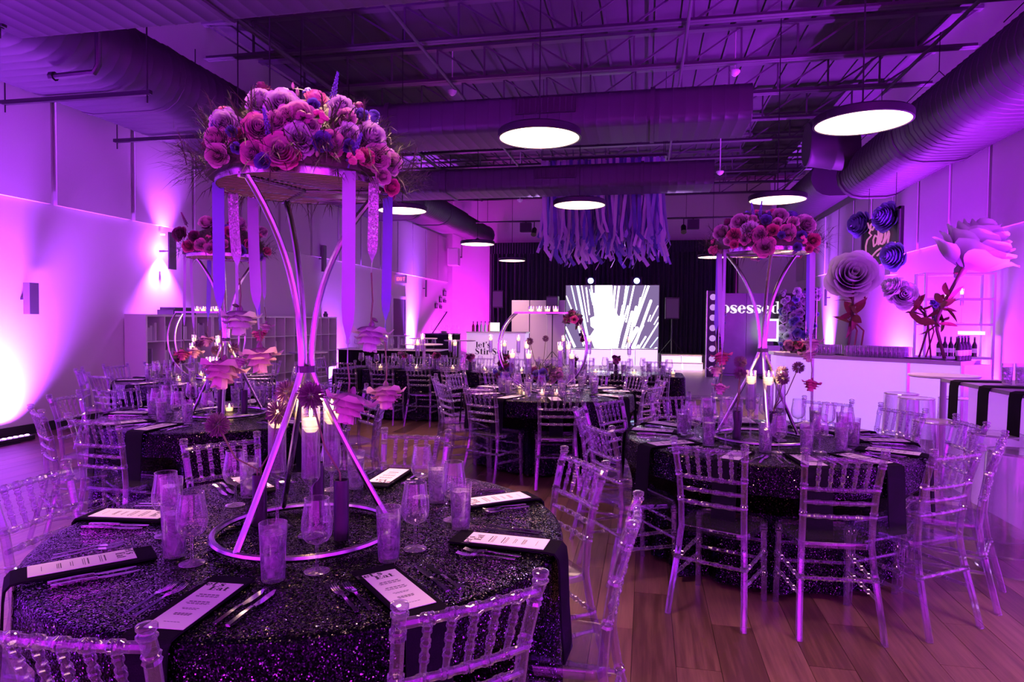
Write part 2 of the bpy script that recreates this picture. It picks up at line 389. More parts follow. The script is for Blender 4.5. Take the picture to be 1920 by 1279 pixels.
# pipes and conduits along the room, under the joists
for px, py, r, nm, lb in ((885, 205, .030, 'sprinkler_pipe', 'long sprinkler pipe slung under the joists left of the first pendant'),
                      (1270, 185, .026, 'sprinkler_pipe', 'long sprinkler pipe slung under the joists over the middle aisle'),
                      (1640, 190, .030, 'conduit', 'long pale conduit slung under the joists nearest the right wall'),
                      (470, 55, .045, 'gas_pipe', 'thick black pipe under the joists nearest the left wall')):
    p = atz(px, py, 6.07)
    tag(MB().tube([(p.x, 1.5, 6.07), (p.x, 24.5, 6.07)], r, 8).build(nm, M['steel']), lb, 'pipe')
for px, py, lb in ((1378, 138, 'nearest the bright right pendant'), (848, 175, 'beside the long left pipe'), (1350, 325, 'above the right flower stand'), (975, 377, 'past the far cross duct')):
    p = atz(px, py, 6.0 if py < 200 else 5.2)
    t = thing('smoke_detector', 'small white smoke detector on the ceiling, ' + lb, 'smoke detector', p, group='smoke detectors')
    MB().lathe([(.012, ZC - p.z - .002), (.012, .05), (.09, .05), (.09, .02), (.06, -.02), (.05, -.03)], 12).build('housing', M['white'], t)
    MB().lathe([(.03, -.03), (.03, -.045)], 10).build('sensor', M['white'], t)

# ------------------------------------------------------------------ ducts
def stadium(w, h, n=8, rc=None):
    r = min(w, h) / 2; P = []
    if rc:
        for cx, cz, a0 in ((w / 2 - rc, -h / 2 + rc, -pi / 2), (w / 2 - rc, h / 2 - rc, 0), (-w / 2 + rc, h / 2 - rc, pi / 2), (-w / 2 + rc, -h / 2 + rc, pi)):
            P += [(cx + rc * cos(a0 + pi / 2 * i / 4), cz + rc * sin(a0 + pi / 2 * i / 4)) for i in range(5)]
        return P
    for s, a0 in ((1, -pi / 2), (-1, pi / 2)):
        for i in range(n + 1):
            a = a0 + pi * i / n
            P.append((s * (w / 2 - r) + r * cos(a), r * sin(a)))
    return P
def duct_run(mb, a, b, w, h, seam=.16, bulge=.007, rc=None):
    """flat-oval duct from a to b (axis ends), seam rings raised"""
    a = Vector(a); b = Vector(b); d = (b - a); L = d.length; d.normalize(); u = Vector((0, 0, 1)).cross(d).normalized(); v = Vector((0, 0, 1))
    st = stadium(w, h, 8, rc); n = len(st); rings = []
    k = max(1, int(L / seam))
    for i in range(k + 1):
        t = L * i / k
        rings.append((t, 0))
        if i < k:
            rings.append((t + L / k * .84, 0)); rings.append((t + L / k * .90, bulge)); rings.append((t + L / k * .97, bulge))
    vs_ = []; fs = []
    for t, bu in rings:
        for x, z in st:
            q = Vector((x, z)); q = q * (1 + bu / q.length * 1.0)
            vs_.append(a + d * t + u * q.x + v * q.y)
    for i in range(len(rings) - 1):
        for j in range(n): fs.append((i * n + j, i * n + (j + 1) % n, (i + 1) * n + (j + 1) % n, (i + 1) * n + j))
    fs.append(tuple(range(n - 1, -1, -1))); fs.append(tuple((len(rings) - 1) * n + j for j in range(n)))
    mb.add(vs_, fs); return mb
def strap(t, c, axis, w, h, wd=.09, name='strap', rc=None):
    mb = MB(); c = Vector(c); a = Vector(axis).normalized()
    duct_run(mb, c - a * wd / 2, c + a * wd / 2, w, h, 9, .007, rc); return mb.build(name, M['ductd'], t)
# left trunk
t = thing('duct_trunk', 'huge wrapped duct running along the top of the left wall', 'duct')
zc = 4.15 + .42
for y0, y1 in ((-3, 2.6), (2.62, 7.4), (7.42, 12.2), (12.22, 16.6)):
    duct_run(MB(), (-6.58, y0, zc), (-6.58, y1, zc), 1.7, .84).build('duct_section', M['duct'], t)
    strap(t, (-6.58, y1 + .01, zc), (0, 1, 0), 1.72, .86)
duct_run(MB(), (-6.4, 16.7, 4.75), (-6.4, 21.4, 4.8), 1.3, .75).build('duct_section', M['duct'], t)
strap(t, (-6.4, 19.2, 4.77), (0, 1, 0), 1.33, .79)
duct_run(MB(), (-6.35, 21.5, 4.85), (-6.3, 25.2, 4.85), .95, .7).build('duct_section', M['duct'], t)
strap(t, (-6.3, 25.2, 4.85), (0, 1, 0), .97, .74)
for y in (4.9, 6.66, 8.38, 10.1, 11.9):   # trapeze hangers
    h = MB().box((-6.6, y, 4.10), (2.06, .045, .045)).box((-6.6, y, 4.073), (2.0, .05, .006)).build('hanger_bar', M['black'], t, smooth=False)
    for x in (-7.58, -5.62): MB().tube([(x, y, 3.98), (x, y, 6.1)], .009, 6).build('hanger_rod', M['black'], t)
# cross ducts
def cross(y0, y1, x1, lb, h=.46, vent=None, strp=()):
    t = thing('cross_duct', lb, 'duct')
    zc = 4.1 + h / 2
    duct_run(MB(), (-5.70, (y0 + y1) / 2, zc), (x1, (y0 + y1) / 2, zc), y1 - y0, h, .16, .004, .10).build('duct_section', M['duct'], t)
    for x in strp: strap(t, (x, (y0 + y1) / 2, zc), (1, 0, 0), y1 - y0 + .03, h + .04, .06, 'strap', .10)
    if vent:
        g = thing_part('vent_grille', t)
        v0, v1 = vent; mb = MB().box(((v0 + v1) / 2, y0 - .012, zc + .06), (v1 - v0, .05, .20)).build('backing', M['black'], g, smooth=False)
        for i in range(10):
            MB().box((v0 + (i + .5) * (v1 - v0) / 10, y0 - .045, zc + .06), (.012, .02, .18)).build('grille_slat', M['ductd'], g, smooth=False)
def thing_part(name, parent, loc=(0, 0, 0)):
    o = bpy.data.objects.new(name, None); COL.objects.link(o); o.location = loc; o.parent = parent; o.empty_display_size = .05; return o
cross(3.85, 5.25, 1.3, 'wide wrapped cross duct right above the near tables', .8, None, (-3.55, -1.2))
cross(8.8, 9.8, 1.28, 'dark flat cross duct with a grille behind the first round pendants', .46, (-1.75, -.95), (-3.6, .05))
cross(12.8, 13.75, 1.2, 'dark flat cross duct in front of the hanging ribbon cluster', .46, (-2.15, -1.35), (-4.0, -.1))
# right trunk
t = thing('duct_trunk', 'large ribbed duct hung along the right wall near the camera', 'duct')
duct_run(MB(), (4.45, -2.5, 4.55), (4.45, 11.55, 4.55), 1.36, .92, .16, .009).build('duct_section', M['duct'], t)
strap(t, (4.45, 11.6, 4.55), (0, 1, 0), 1.4, .96, .14)
duct_run(MB(), (4.45, 11.65, 4.55), (4.45, 14.5, 4.52), 1.30, .86, .16, .009).build('duct_section', M['duct'], t)
strap(t, (4.45, 14.55, 4.52), (0, 1, 0), 1.36, .92, .14, 'end_collar')
duct_run(MB(), (4.0, 14.25, 4.95), (3.1, 14.25, 5.1), .85, .85, .4).build('take_off', M['ductd'], t)
for y in (8.6, 11.6, 14.2):
    MB().tube([(4.45, y, 6.1), (4.45, y, 5.5), (3.95, y, 4.98)], .007, 5).tube([(4.45, y, 5.5), (4.95, y, 4.98)], .007, 5).build('hanger_wire', M['black'], t)
t = thing('duct_trunk', 'smaller ribbed duct on the right wall beyond the round takeoff', 'duct')
duct_run(MB(), (4.1, 15.8, 4.75), (4.1, 19.5, 4.75), 1.1, .8, .2, .008).build('duct_section', M['duct'], t)
strap(t, (4.1, 19.55, 4.75), (0, 1, 0), 1.14, .84, .1)
duct_run(MB(), (4.2, 19.6, 4.72), (4.2, 25, 4.72), .95, .72, .2, .008).build('duct_section', M['duct'], t)
# pipe drop on the left near the trunk
tag(MB().tube([(-5.55, 5.9, 6.1), (-5.55, 5.9, 4.12), (-5.6, 5.9, 4.05), (-6.1, 5.9, 4.04)], .032, 8).tube([(-6.08, 5.9, 4.04), (-6.13, 5.9, 4.04)], .05, 8).build('drop_pipe', M['black']),
    'black drop pipe elbowing under the left wrapped duct', 'pipe')

# ------------------------------------------------------------------ round pendants (their glow is their light)
def pendant():
    t = thing('pendant_lamp', 'large flat round pendant with black rim and glowing white disc', 'pendant lamp', group='round ceiling pendants')
    MB().lathe([(.05, .10), (.44, .085), (.455, .07), (.455, 0), (.435, -.004), (.435, .012)], 40, cap1=False).build('housing', M['black'], t)
    MB().lathe([(.434, .012), (.434, .004)], 40).build('diffuser', M['lampwhite'], t)
    MB().tube([(0, 0, .1), (0, 0, 3.3)], .008, 6).build('cable', M['black'], t)
    MB().lathe([(.03, .16), (.06, .14), (.06, .09)], 12).build('canopy', M['black'], t)
    ld = bpy.data.lights.new('pendant', 'AREA'); ld.shape = 'DISK'; ld.size = .84; ld.energy = 24; ld.color = (1, .50, .44); ld.spread = radians(78)
    lo = bpy.data.objects.new('pendant_glow', ld); COL.objects.link(lo); lo.parent = t; lo.location = (0, 0, -.012)
    return t
pend = {(-1.17, 7.22): 'above the table with the hoop centrepiece', (2.09, 7.22): 'nearest the right wall duct, largest in view',
        (-1.15, 11.5): 'in front of the hanging ribbons', (2.08, 11.5): 'right above the right flower stand', (-4.42, 11.6): 'just right of the near tall flowers',
        (-4.38, 17.0): 'below the left duct end, before the back wall', (-4.42, 21.8): 'smallest one against the dark curtain', (2.0, 21.3): 'half hidden behind the right flower stand'}
pd = pendant(); pd.location = (-4.42, 7.22, 3.53); pd['label'] = 'round glowing pendant hidden behind the near tall flowers'
for (x, y), s in pend.items(): dup(pd, (x, y, 3.53), label='round glowing white pendant with black rim, ' + s)
for x in (-4.42, -1.15, 2.09):
    q = {-4.42: 'left', -1.15: 'middle', 2.09: 'right'}[x]; dup(pd, (x, 2.5, 3.53), label='%s round pendant of the row above the near table, out of view' % q); dup(pd, (x, -2.0, 3.53), label='%s round pendant of the row added behind the camera, out of view' % q)  # row behind the camera is added for light, never in view

# ------------------------------------------------------------------ violet floor uplights and wall sconces
def uplight(x, y, side, power, label, col=VIOLET, L=.9, tilt=22, spread=150, size=.05):
    t = thing('floor_uplight', label, 'uplight', (x, y, 0), group='violet wall washers on the floor')
    MB().box((0, 0, .035), (.16, L, .05)).box((0, 0, .005), (.22, L * .5, .01)).build('housing', M['black'], t, smooth=False)
    n = int(L / .075)
    em = emat_cached('uplight_lens', (.62, .28, 1), 14)
    lm = MB().lathe([(.026, .0), (.022, .008), (.0001, .012)], 8).mesh('lens', em)
    for i in range(n): ob('lens', lm, t, (0, -L / 2 + (i + .5) * L / n, .061))
    ld = bpy.data.lights.new('uplight', 'AREA'); ld.shape = 'RECTANGLE'; ld.size = size; ld.size_y = L; ld.energy = power; ld.color = col; ld.spread = radians(spread)
    lo = bpy.data.objects.new('uplight_glow', ld); COL.objects.link(lo); lo.parent = t; lo.location = (0, 0, .085)
    lo.rotation_euler = (pi, -radians(tilt) * side, 0)
    return t
EM = {}
def emat_cached(n, c, s):
    if n not in EM: EM[n] = emat(n, c, s)
    return EM[n]
uplight(XL + .34, 6.40, 1, 400, 'black LED bar on the floor washing the left wall beside the near chairs', col=WHITEV, spread=100, tilt=24)
for y, lb in ((3.2, 'left of the frame'), (-.4, 'behind the camera')): uplight(XL + .34, y, 1, 520, 'LED bar on the floor along the left wall, ' + lb, tilt=6)
uplight(XL + .2, 15.3, 1, 300, 'LED bar washing the left wall at the end of the white shelves', tilt=12, col=WHITEV)
uplight(XL + .2, 21.35, 1, 300, 'LED bar washing the left wall by the far door', col=WHITEV, L=.5, tilt=10, spread=50)
uplight(XL + .3, 24.0, 1, 240, 'LED bar washing the left wall near the back corner', col=MAGENTA)
uplight(XR - .2, 21.3, -1, 300, 'LED bar washing the right wall behind the flower wall', col=WHITEV, L=.5, tilt=10, spread=50)
uplight(XR - .3, 15.6, -1, 800, 'LED bar washing the right wall behind the curved bar', col=(.46, .03, 1))
uplight(XR - .3, 12.2, -1, 800, 'LED bar washing the right wall beside the bottle shelves', col=(.46, .015, 1))
for y, lb in ((8.2, 'beyond the high table'), (4.2, 'right of the frame'), (.6, 'behind the camera')): uplight(XR - .34, y, -1, 620, 'LED bar on the floor along the right wall, ' + lb, tilt=8, col=(.46, .015, 1))
for x in (-6.9, 4.6): uplight(x, YB - .35, 1, 110, 'LED bar washing the back wall %s of the curtain' % ('left' if x < 0 else 'right'), col=MAGENTA, L=.3, tilt=0)
for x in (-6.4, -3.6, -.8, 2.0, 4.6): uplight(x, YF + .34, 1, 620, 'unseen fill LED bar added at the wall behind the camera', col=(.70, .015, 1), L=.4, tilt=0)  # bars added out of view as purple fill for camera-facing sides
def sconce(y, z, side, w, h, d, mat, label, power=0, lit=None):
    x = (XL if side > 0 else XR)
    t = thing('wall_sconce', label, 'wall sconce', (x, y, z))
    MB().box((side * .05, 0, 0), (.10, .03, .03)).build('mount', M['black'], t, smooth=False)
    if power: MB().bar((side * .1, 0, 0), (side * .22, 0, 0), .02).build('arm', M['black'], t, smooth=False)
    MB().box((side * ((.22 if power else .10) + d / 2), 0, 0), (d, w, h)).build('shade', mat, t, smooth=False)
    if power:
        for s in (-1, 1):
            ld = bpy.data.lights.new('sconce', 'SPOT'); ld.energy = power; ld.color = (.48, .07, 1); ld.spot_size = radians(88); ld.spot_blend = 1; ld.shadow_soft_size = .03
            lo = bpy.data.objects.new('sconce_beam', ld); COL.objects.link(lo); lo.parent = t; lo.location = (side * .16, 0, s * .05)
            lo.rotation_euler = (pi if s > 0 else 0, radians(16) * side, 0)
            if s > 0:
                ld = bpy.data.lights.new('sconce', 'POINT'); ld.energy = 45; ld.color = (.48, .07, 1); ld.shadow_soft_size = .04
                lo = bpy.data.objects.new('sconce_core', ld); COL.objects.link(lo); lo.parent = t; lo.location = (side * .19, 0, 0)
            MB().box((side * .06, 0, s * (h / 2 - .03)), (.05, .04, .02)).build('bulb', emat_cached('bulb', (.8, .5, 1), 6), t, smooth=False)
sconce(7.07, 1.76, 1, .13, .40, .10, M['steel'], 'black wedge sconce on the left wall above the bright uplight')
sconce(9.54, 2.62, 1, .16, .60, .03, M['steel'], 'thin plate sconce glowing white on the left wall beside the near flowers', 800)
sconce(14.95, 3.0, 1, .16, .64, .06, M['steel'], 'square plate sconce above the white cubby shelves')
sconce(22.65, 2.65, 1, .12, .6, .03, M['steel'], 'thin plate sconce past the far left door')
sconce(15.75, 2.98, -1, .34, .78, .16, M['white'], 'white box sconce beside the neon sign on the right wall')
sconce(21.3, 2.3, -1, .1, .5, .05, M['steel'], 'small dark sconce over the far right uplight')
# ================================================================== CHAIRS
def bamboo(a, b, r, knots, n=8, bulge=1.32, curve=None):
    """clear turned bar from a to b with ring knots at fractions; curve(t) adds an offset"""
    a = Vector(a); b = Vector(b); T = [(0, 1), (1, 1)]; L = (b - a).length; e = .011 / L
    for k in knots: T += [(k - 1.5 * e, 1), (k - e, bulge), (k - .25 * e, bulge), (k, .98), (k + .25 * e, bulge), (k + e, bulge), (k + 1.5 * e, 1)]
    if curve: T += [(t / 10, 1) for t in range(1, 10)]
    T = sorted(set((max(0, min(1, t)), q) for t, q in T))
    pts = [a.lerp(b, t) + (curve(t) if curve else Vector()) for t, q in T]
    return MB().tube(pts, [r * q for t, q in T], n)
def make_chair():
    t = thing('acrylic_chair', 'clear acrylic chair', 'chair'); A = M['acrylic']
    def post(s):   # rear leg and back upright in one sweep
        P = [(.195 * s, -.275, 0), (.188 * s, -.245, .12), (.172 * s, -.195, .32), (.163 * s, -.175, .45), (.163 * s, -.182, .56), (.168 * s, -.205, .72), (.178 * s, -.245, .87), (.181 * s, -.26, .905)]
        kn = (.29, .60, .74, .855)
        Z = sorted([p[2] for p in P] + [z + o for z in kn for o in (-.012, -.008, 0, .008, .012)])
        pts, rr = [], []
        for z in Z:
            for q in range(len(P) - 1):
                if P[q][2] <= z <= P[q + 1][2]:
                    u = (z - P[q][2]) / (P[q + 1][2] - P[q][2]); pts.append(Vector(P[q]).lerp(Vector(P[q + 1]), u)); break
            rr.append(.0165 * (1.25 if any(abs(z - k) < .0081 and abs(z - k) > .001 for k in kn) else 1))
        mb = MB().tube(pts, rr, 8)
        top = Vector(P[-1])
        return mb.lathe([(.0165, -.004), (.021, .0), (.021, .006), (.016, .009), (.015, .012), (.0205, .016), (.0205, .026), (.012, .030)], 10, top)
    for s in (-1, 1): post(s).build('back_post', A, t)
    for s in (-1, 1):
        mb = bamboo((.185 * s, .185, 0), (.178 * s, .17, .435), .016, (.35, .62, .93)); mb.build('front_leg', A, t)
    # seat: rounded slab with a raised rim
    def rr_(w0, w1, y0, y1, k=6, rc=.06):
        P = []
        for (cx, cy, a0) in ((w1 - rc, y1 - rc, 0), (-w1 + rc, y1 - rc, pi / 2), (-w0 + rc, y0 + rc, pi), (w0 - rc, y0 + rc, 1.5 * pi)):
            P += [(cx + rc * cos(a0 + i * pi / 2 / k), cy + rc * sin(a0 + i * pi / 2 / k)) for i in range(k + 1)]
        return P
    o = rr_(.185, .205, -.185, .195); mb = MB(); n = len(o)
    lev = [(1, .428), (1, .452), (.985, .458), (.95, .456), (.93, .449), (.5, .446)]
    vs_ = [(x * k, (y - .005) * k + .005, z) for k, z in lev for x, y in o]
    fs = [(i * n + j, i * n + (j + 1) % n, (i + 1) * n + (j + 1) % n, (i + 1) * n + j) for i in range(len(lev) - 1) for j in range(n)]
    fs += [tuple(range(n - 1, -1, -1)), tuple((len(lev) - 1) * n + j for j in range(n))]
    mb.add(vs_, fs).build('seat', M['seat'], t)
    def yz(z): return -.182 - (.078 * max(0, (z - .56) / .345) ** 1.25)
    def xw(z): return .163 + .018 * max(0, (z - .56) / .345)
    for nm, z, kn in (('top_rail', .882, (.18, .34, .5, .66, .82)), ('back_rail', .728, (.18, .34, .5, .66, .82)), ('back_rail', .660, (.2, .4, .6, .8)), ('back_rail', .588, (.2, .4, .6, .8))):
        bow = -.012
        bamboo((-xw(z), yz(z), z), (xw(z), yz(z), z), .0125 if nm == 'top_rail' else .0105, kn, 8, 1.3, lambda q: Vector((0, bow * sin(pi * q), 0))).build(nm, A, t)
    for i in range(5):
        f = -.64 + .32 * i
        q = (f + 1) / 2; b = -.012 * sin(pi * q)
        bamboo((f * xw(.728), yz(.728) + b, .736), (f * xw(.882), yz(.882) + b, .874), .0085, (.33, .62, .9), 6, 1.4).build('spindle', A, t)
    for z0, z1, kn in ((.19, .20, (.25, .5, .75)), (.285, .275, (.25, .5, .75))):
        for s in (-1, 1):
            bamboo((.186 * s, .18, z0), (.176 * s, -.21, z1), .0092, kn, 6).build('side_stretcher', A, t)
    bamboo((-.183, .178, .235), (.183, .178, .235), .0092, (.25, .5, .75), 6).build('front_stretcher', A, t)
    bamboo((-.18, .176, .335), (.18, .176, .335), .0092, (.25, .5, .75), 6).build('front_stretcher', A, t)
    bamboo((-.176, -.205, .285), (.176, -.205, .285), .0092, (.2, .4, .6, .8), 6).build('rear_stretcher', A, t)
    return t
CH = make_chair(); CH_used = [False]
ORD = ['nearest', 'second', 'third', 'fourth', 'fifth', 'sixth', 'seventh', 'eighth', 'ninth', 'tenth', 'eleventh', 'twelfth', 'thirteenth']
def put_chair(x, y, rz, label, group):
    if not CH_used[0]:
        CH_used[0] = True; c = CH; c.location = (x, y, 0); c.rotation_euler = (0, 0, rz); c['label'] = label; c['group'] = group; return c
    return dup(CH, (x, y, 0), rz, label, group)
# ================================================================== ROUND TABLES
TABLES = {
 'near': dict(c=(-1.2, 2.28), r=1.18, ch=[-132, -87, -45, -5, 38, 91, 141, 186], nm='near round table'),
 'right': dict(c=(.80, 4.65), r=1.27, ch=[-148, -112, -83, -56, -27, 5, 33, 59, 92, 118, 148, 173], nm='right round table'),
 'left': dict(c=(-3.3, 4.75), r=1.27, ch=[-92, -121, -166, 168, 137, 108, 80, 46, 14, -22], nm='left round table'),
 'hoop': dict(c=(-1.03, 7.12), r=1.24, ch=[-141, -113, -77, -25, 12, 40, 70, 100, 130, 161, 191], nm='middle hoop table'),
 'far': dict(c=(-5.5, 7.35), r=1.28, ch=[-147, -102, -68, -23, 12, 48, 80, 115, 150, 177], nm='far left hoop table'),
}
TZ = .762
def cloth_round(chs, seed):
    rr = random.Random(seed); nA = 160; ph = [rr.uniform(0, 6.28) for _ in range(5)]
    ca = [radians(a) for a in chs]
    def fold(a): return .5 * sin(17 * a + ph[0]) + .32 * sin(29 * a + ph[1]) + .25 * sin(9 * a + ph[2])
    def dent(a):
        m_ = 0
        for c in ca:
            d = abs((a - c + pi) % (2 * pi) - pi)
            m_ = max(m_, 1 if d < .25 else max(0, 1 - (d - .25) / .09))
        return m_
    prof = [(.0001, TZ), (.3, TZ), (.6, TZ), (.85, TZ), (.902, TZ - .001), (.916, TZ - .008), (.922, TZ - .025), (.924, TZ - .08), (.926, .6), (.928, .52), (.93, .46), (.935, .40), (.94, .2), (.945, .035)]
    vs_ = []
    for r_, z in prof:
        low = max(0, (TZ - .03 - z) / .7)
        for i in range(nA):
            a = 2 * pi * i / nA
            k = r_
            if r_ > .9:
                k = r_ + low * .045 * fold(a) - (.155 * dent(a) * min(1, max(0, (.60 - z) / .12)) if z < .6 else 0)
            else: k = r_
            vs_.append((k * cos(a), k * sin(a), z + (.0012 * sin(40 * a + 9 * r_) if .25 < r_ < .9 else 0)))
    m_ = len(prof)
    fs = [(i * nA + j, i * nA + (j + 1) % nA, (i + 1) * nA + (j + 1) % nA, (i + 1) * nA + j) for i in range(m_ - 1) for j in range(nA)]
    fs.append(tuple(range(nA - 1, -1, -1)))
    return MB().add(vs_, [f[::-1] for f in fs])
tlm = None
for key, T in TABLES.items():
    cx, cy_ = T['c']
    if tlm is None:
        tt = thing('round_table', 'x', 'table')
        MB().lathe([(.70, TZ - .03), (.89, TZ - .03), (.895, TZ - .012), (.89, TZ - .006)], 48).build('tabletop', M['steel'], tt)
        for a in (45, 135, 225, 315):
            MB().tube([(.5 * cos(radians(a)), .5 * sin(radians(a)), TZ - .03), (.55 * cos(radians(a)), .55 * sin(radians(a)), 0)], .016, 8).build('leg', M['steel'], tt)
        tlm = tt; tt.location = (cx, cy_, 0)
    else: tt = dup(tlm, (cx, cy_, 0))
    tt['label'] = 'round banquet table under the black sequin cloth, the ' + T['nm']; tt['group'] = 'round banquet tables'
    cl = cloth_round(T['ch'], len(key)).build('tablecloth', M['sequin'], None, (cx, cy_, 0))
    tag(cl, 'black sequin cloth hanging to the floor over the ' + T['nm'], 'tablecloth', 'sequin tablecloths')
    toc = atan2(-cy_, -cx)
    order = sorted(T['ch'], key=lambda a: (toc - radians(a)) % (2 * pi))
    near = min(T['ch'], key=lambda a: abs((radians(a) - toc + pi) % (2 * pi) - pi)); i0 = order.index(near); order = order[i0:] + order[:i0]
    T['order'] = order
    for i, a in enumerate(order):
        ar = radians(a); ro = T['r'] - .26
        lb = 'clear acrylic chair at the ' + T['nm'] + (', nearest the camera' if i == 0 else ', %s clockwise from the nearest' % ORD[i])
        put_chair(cx + ro * cos(ar), cy_ + ro * sin(ar), ar + pi / 2 + R.uniform(-.05, .05), lb, 'clear chairs around the ' + T['nm'])
# ================================================================== LONG TABLE
LX0, LX1, LY0, LY1 = -4.75, .55, 9.45, 10.35
tt = thing('long_table', 'long banquet table under black sequin cloth, left half', 'table')
for x0, x1, first in ((LX0, (LX0 + LX1) / 2, 1), ((LX0 + LX1) / 2, LX1, 0)):
    if not first: tt = thing('long_table', 'long banquet table under black sequin cloth, right half', 'table')
    MB().bbox((x0 + .02, LY0 + .02, TZ - .035), (x1 - .02, LY1 - .02, TZ - .008)).build('tabletop', M['steel'], tt, smooth=False)
    for x in (x0 + .2, x1 - .2):
        for y in (LY0 + .15, LY1 - .15): MB().tube([(x, y, 0), (x, y, TZ - .03)], .016, 6).build('leg', M['steel'], tt)
def long_cloth():
    w, d = (LX1 - LX0) / 2, (LY1 - LY0) / 2; P = []; rc = .06
    def edge(n1, n2):
        pts = []
        cor = [(w - rc, d - rc, 0), (-w + rc, d - rc, pi / 2), (-w + rc, -d + rc, pi), (w - rc, -d + rc, 1.5 * pi)]
        for i, (x, y, a0) in enumerate(cor):
            for k in range(5): pts.append((x + rc * cos(a0 + k * pi / 8), y + rc * sin(a0 + k * pi / 8), cos(a0 + k * pi / 8), sin(a0 + k * pi / 8)))
            x2, y2, a2 = cor[(i + 1) % 4]; p1 = pts[-1]; p2 = (x2 + rc * cos(a2), y2 + rc * sin(a2)); m_ = n1 if i % 2 == 0 else n2
            for k in range(1, m_): f = k / m_; pts.append((p1[0] + (p2[0] - p1[0]) * f, p1[1] + (p2[1] - p1[1]) * f, p1[2], p1[3]))
        return pts
    E_ = edge(90, 16); n = len(E_); vs_ = []
    lev = [(-.03, TZ, 0), (0, TZ - .004, 0), (.006, TZ - .02, 0), (.008, .55, .3), (.010, .3, .7), (.012, .03, 1)]
    for o_, z, lw in lev:
        for i, (x, y, nx, ny) in enumerate(E_):
            k = o_ + lw * .02 * (sin(i * .9) + .6 * sin(i * 1.7 + 1)); vs_.append((x + nx * k, y + ny * k, z))
    fs = [(i * n + j, (i + 1) * n + j, (i + 1) * n + (j + 1) % n, i * n + (j + 1) % n) for i in range(len(lev) - 1) for j in range(n)]
    fs.append(tuple(range(n)))
    return MB().add(vs_, [f for f in fs])
tag(long_cloth().build('tablecloth', M['sequin'], None, ((LX0 + LX1) / 2, (LY0 + LY1) / 2, 0)), 'black sequin cloth over the long banquet table behind the hoop table', 'tablecloth')
LXS = [-4.33, -3.74, -3.14, -2.55, -1.96, -1.37, -.78, -.2, .16]
LXS = [-4.33 + .561 * i for i in range(9)]
for i, x in enumerate(LXS):
    put_chair(x + R.uniform(-.03, .03), LY0 - .20, R.uniform(-.05, .05), 'clear acrylic chair on the near side of the long table, %s from its left end' % ('first' if i == 0 else ORD[i]), 'clear chairs along the long table')
    put_chair(x + R.uniform(-.03, .03), LY1 + .20, pi + R.uniform(-.05, .05), 'clear acrylic chair on the far side of the long table, %s from its left end' % ('first' if i == 0 else ORD[i]), 'clear chairs along the long table')
put_chair(LX0 - .22, 9.95, -pi / 2, 'clear acrylic chair at the left end of the long table', 'clear chairs along the long table')
put_chair(LX1 + .24, 9.85, pi / 2, 'clear acrylic chair at the right end of the long table', 'clear chairs along the long table')
# ================================================================== LETTERING (fat-face glyphs made of strokes, unit em)
def g_rect(x0, y0, x1, y1): return [[(x0, y0), (x1, y0), (x1, y1), (x0, y1)]]
def g_arc(cx, cy, rx, ry, a0, a1, thick, thin, n=20):
    out = []
    def p(a, s):
        w = thin + (thick - thin) * cos(a) ** 2
        return (cx + (rx + s * w / 2) * cos(a) if s > 0 else cx + (rx - w / 2) * cos(a), cy + (ry + s * thin / 2) * sin(a))
    for i in range(n):
        a, b = radians(a0 + (a1 - a0) * i / n), radians(a0 + (a1 - a0) * (i + 1) / n)
        out.append([p(a, -1), p(a, 1), p(b, 1), p(b, -1)])
    return out
def g_path(pts, ws):
    out = []; L_ = []
    for i, (x, y) in enumerate(pts):
        x0, y0 = pts[max(0, i - 1)]; x1, y1 = pts[min(len(pts) - 1, i + 1)]; d = hypot(x1 - x0, y1 - y0) or 1
        nx, ny = -(y1 - y0) / d, (x1 - x0) / d; L_.append(((x - nx * ws[i] / 2, y - ny * ws[i] / 2), (x + nx * ws[i] / 2, y + ny * ws[i] / 2)))
    for a, b in zip(L_, L_[1:]): out.append([a[0], a[1], b[1], b[0]])
    return out
TH, TN = .17, .035
def s_curve(h, w):
    pts = [(w * .92, h * .80), (w * .80, h * .93), (w * .5, h * .98), (w * .2, h * .90), (w * .15, h * .74), (w * .3, h * .60), (w * .6, h * .46), (w * .82, h * .32), (w * .82, h * .14), (w * .5, h * .02), (w * .2, h * .06), (w * .06, h * .22)]
    ws = [.10, .05, .04, .08, .12, .16, .18, .16, .11, .05, .05, .10]; return g_path(pts, ws)
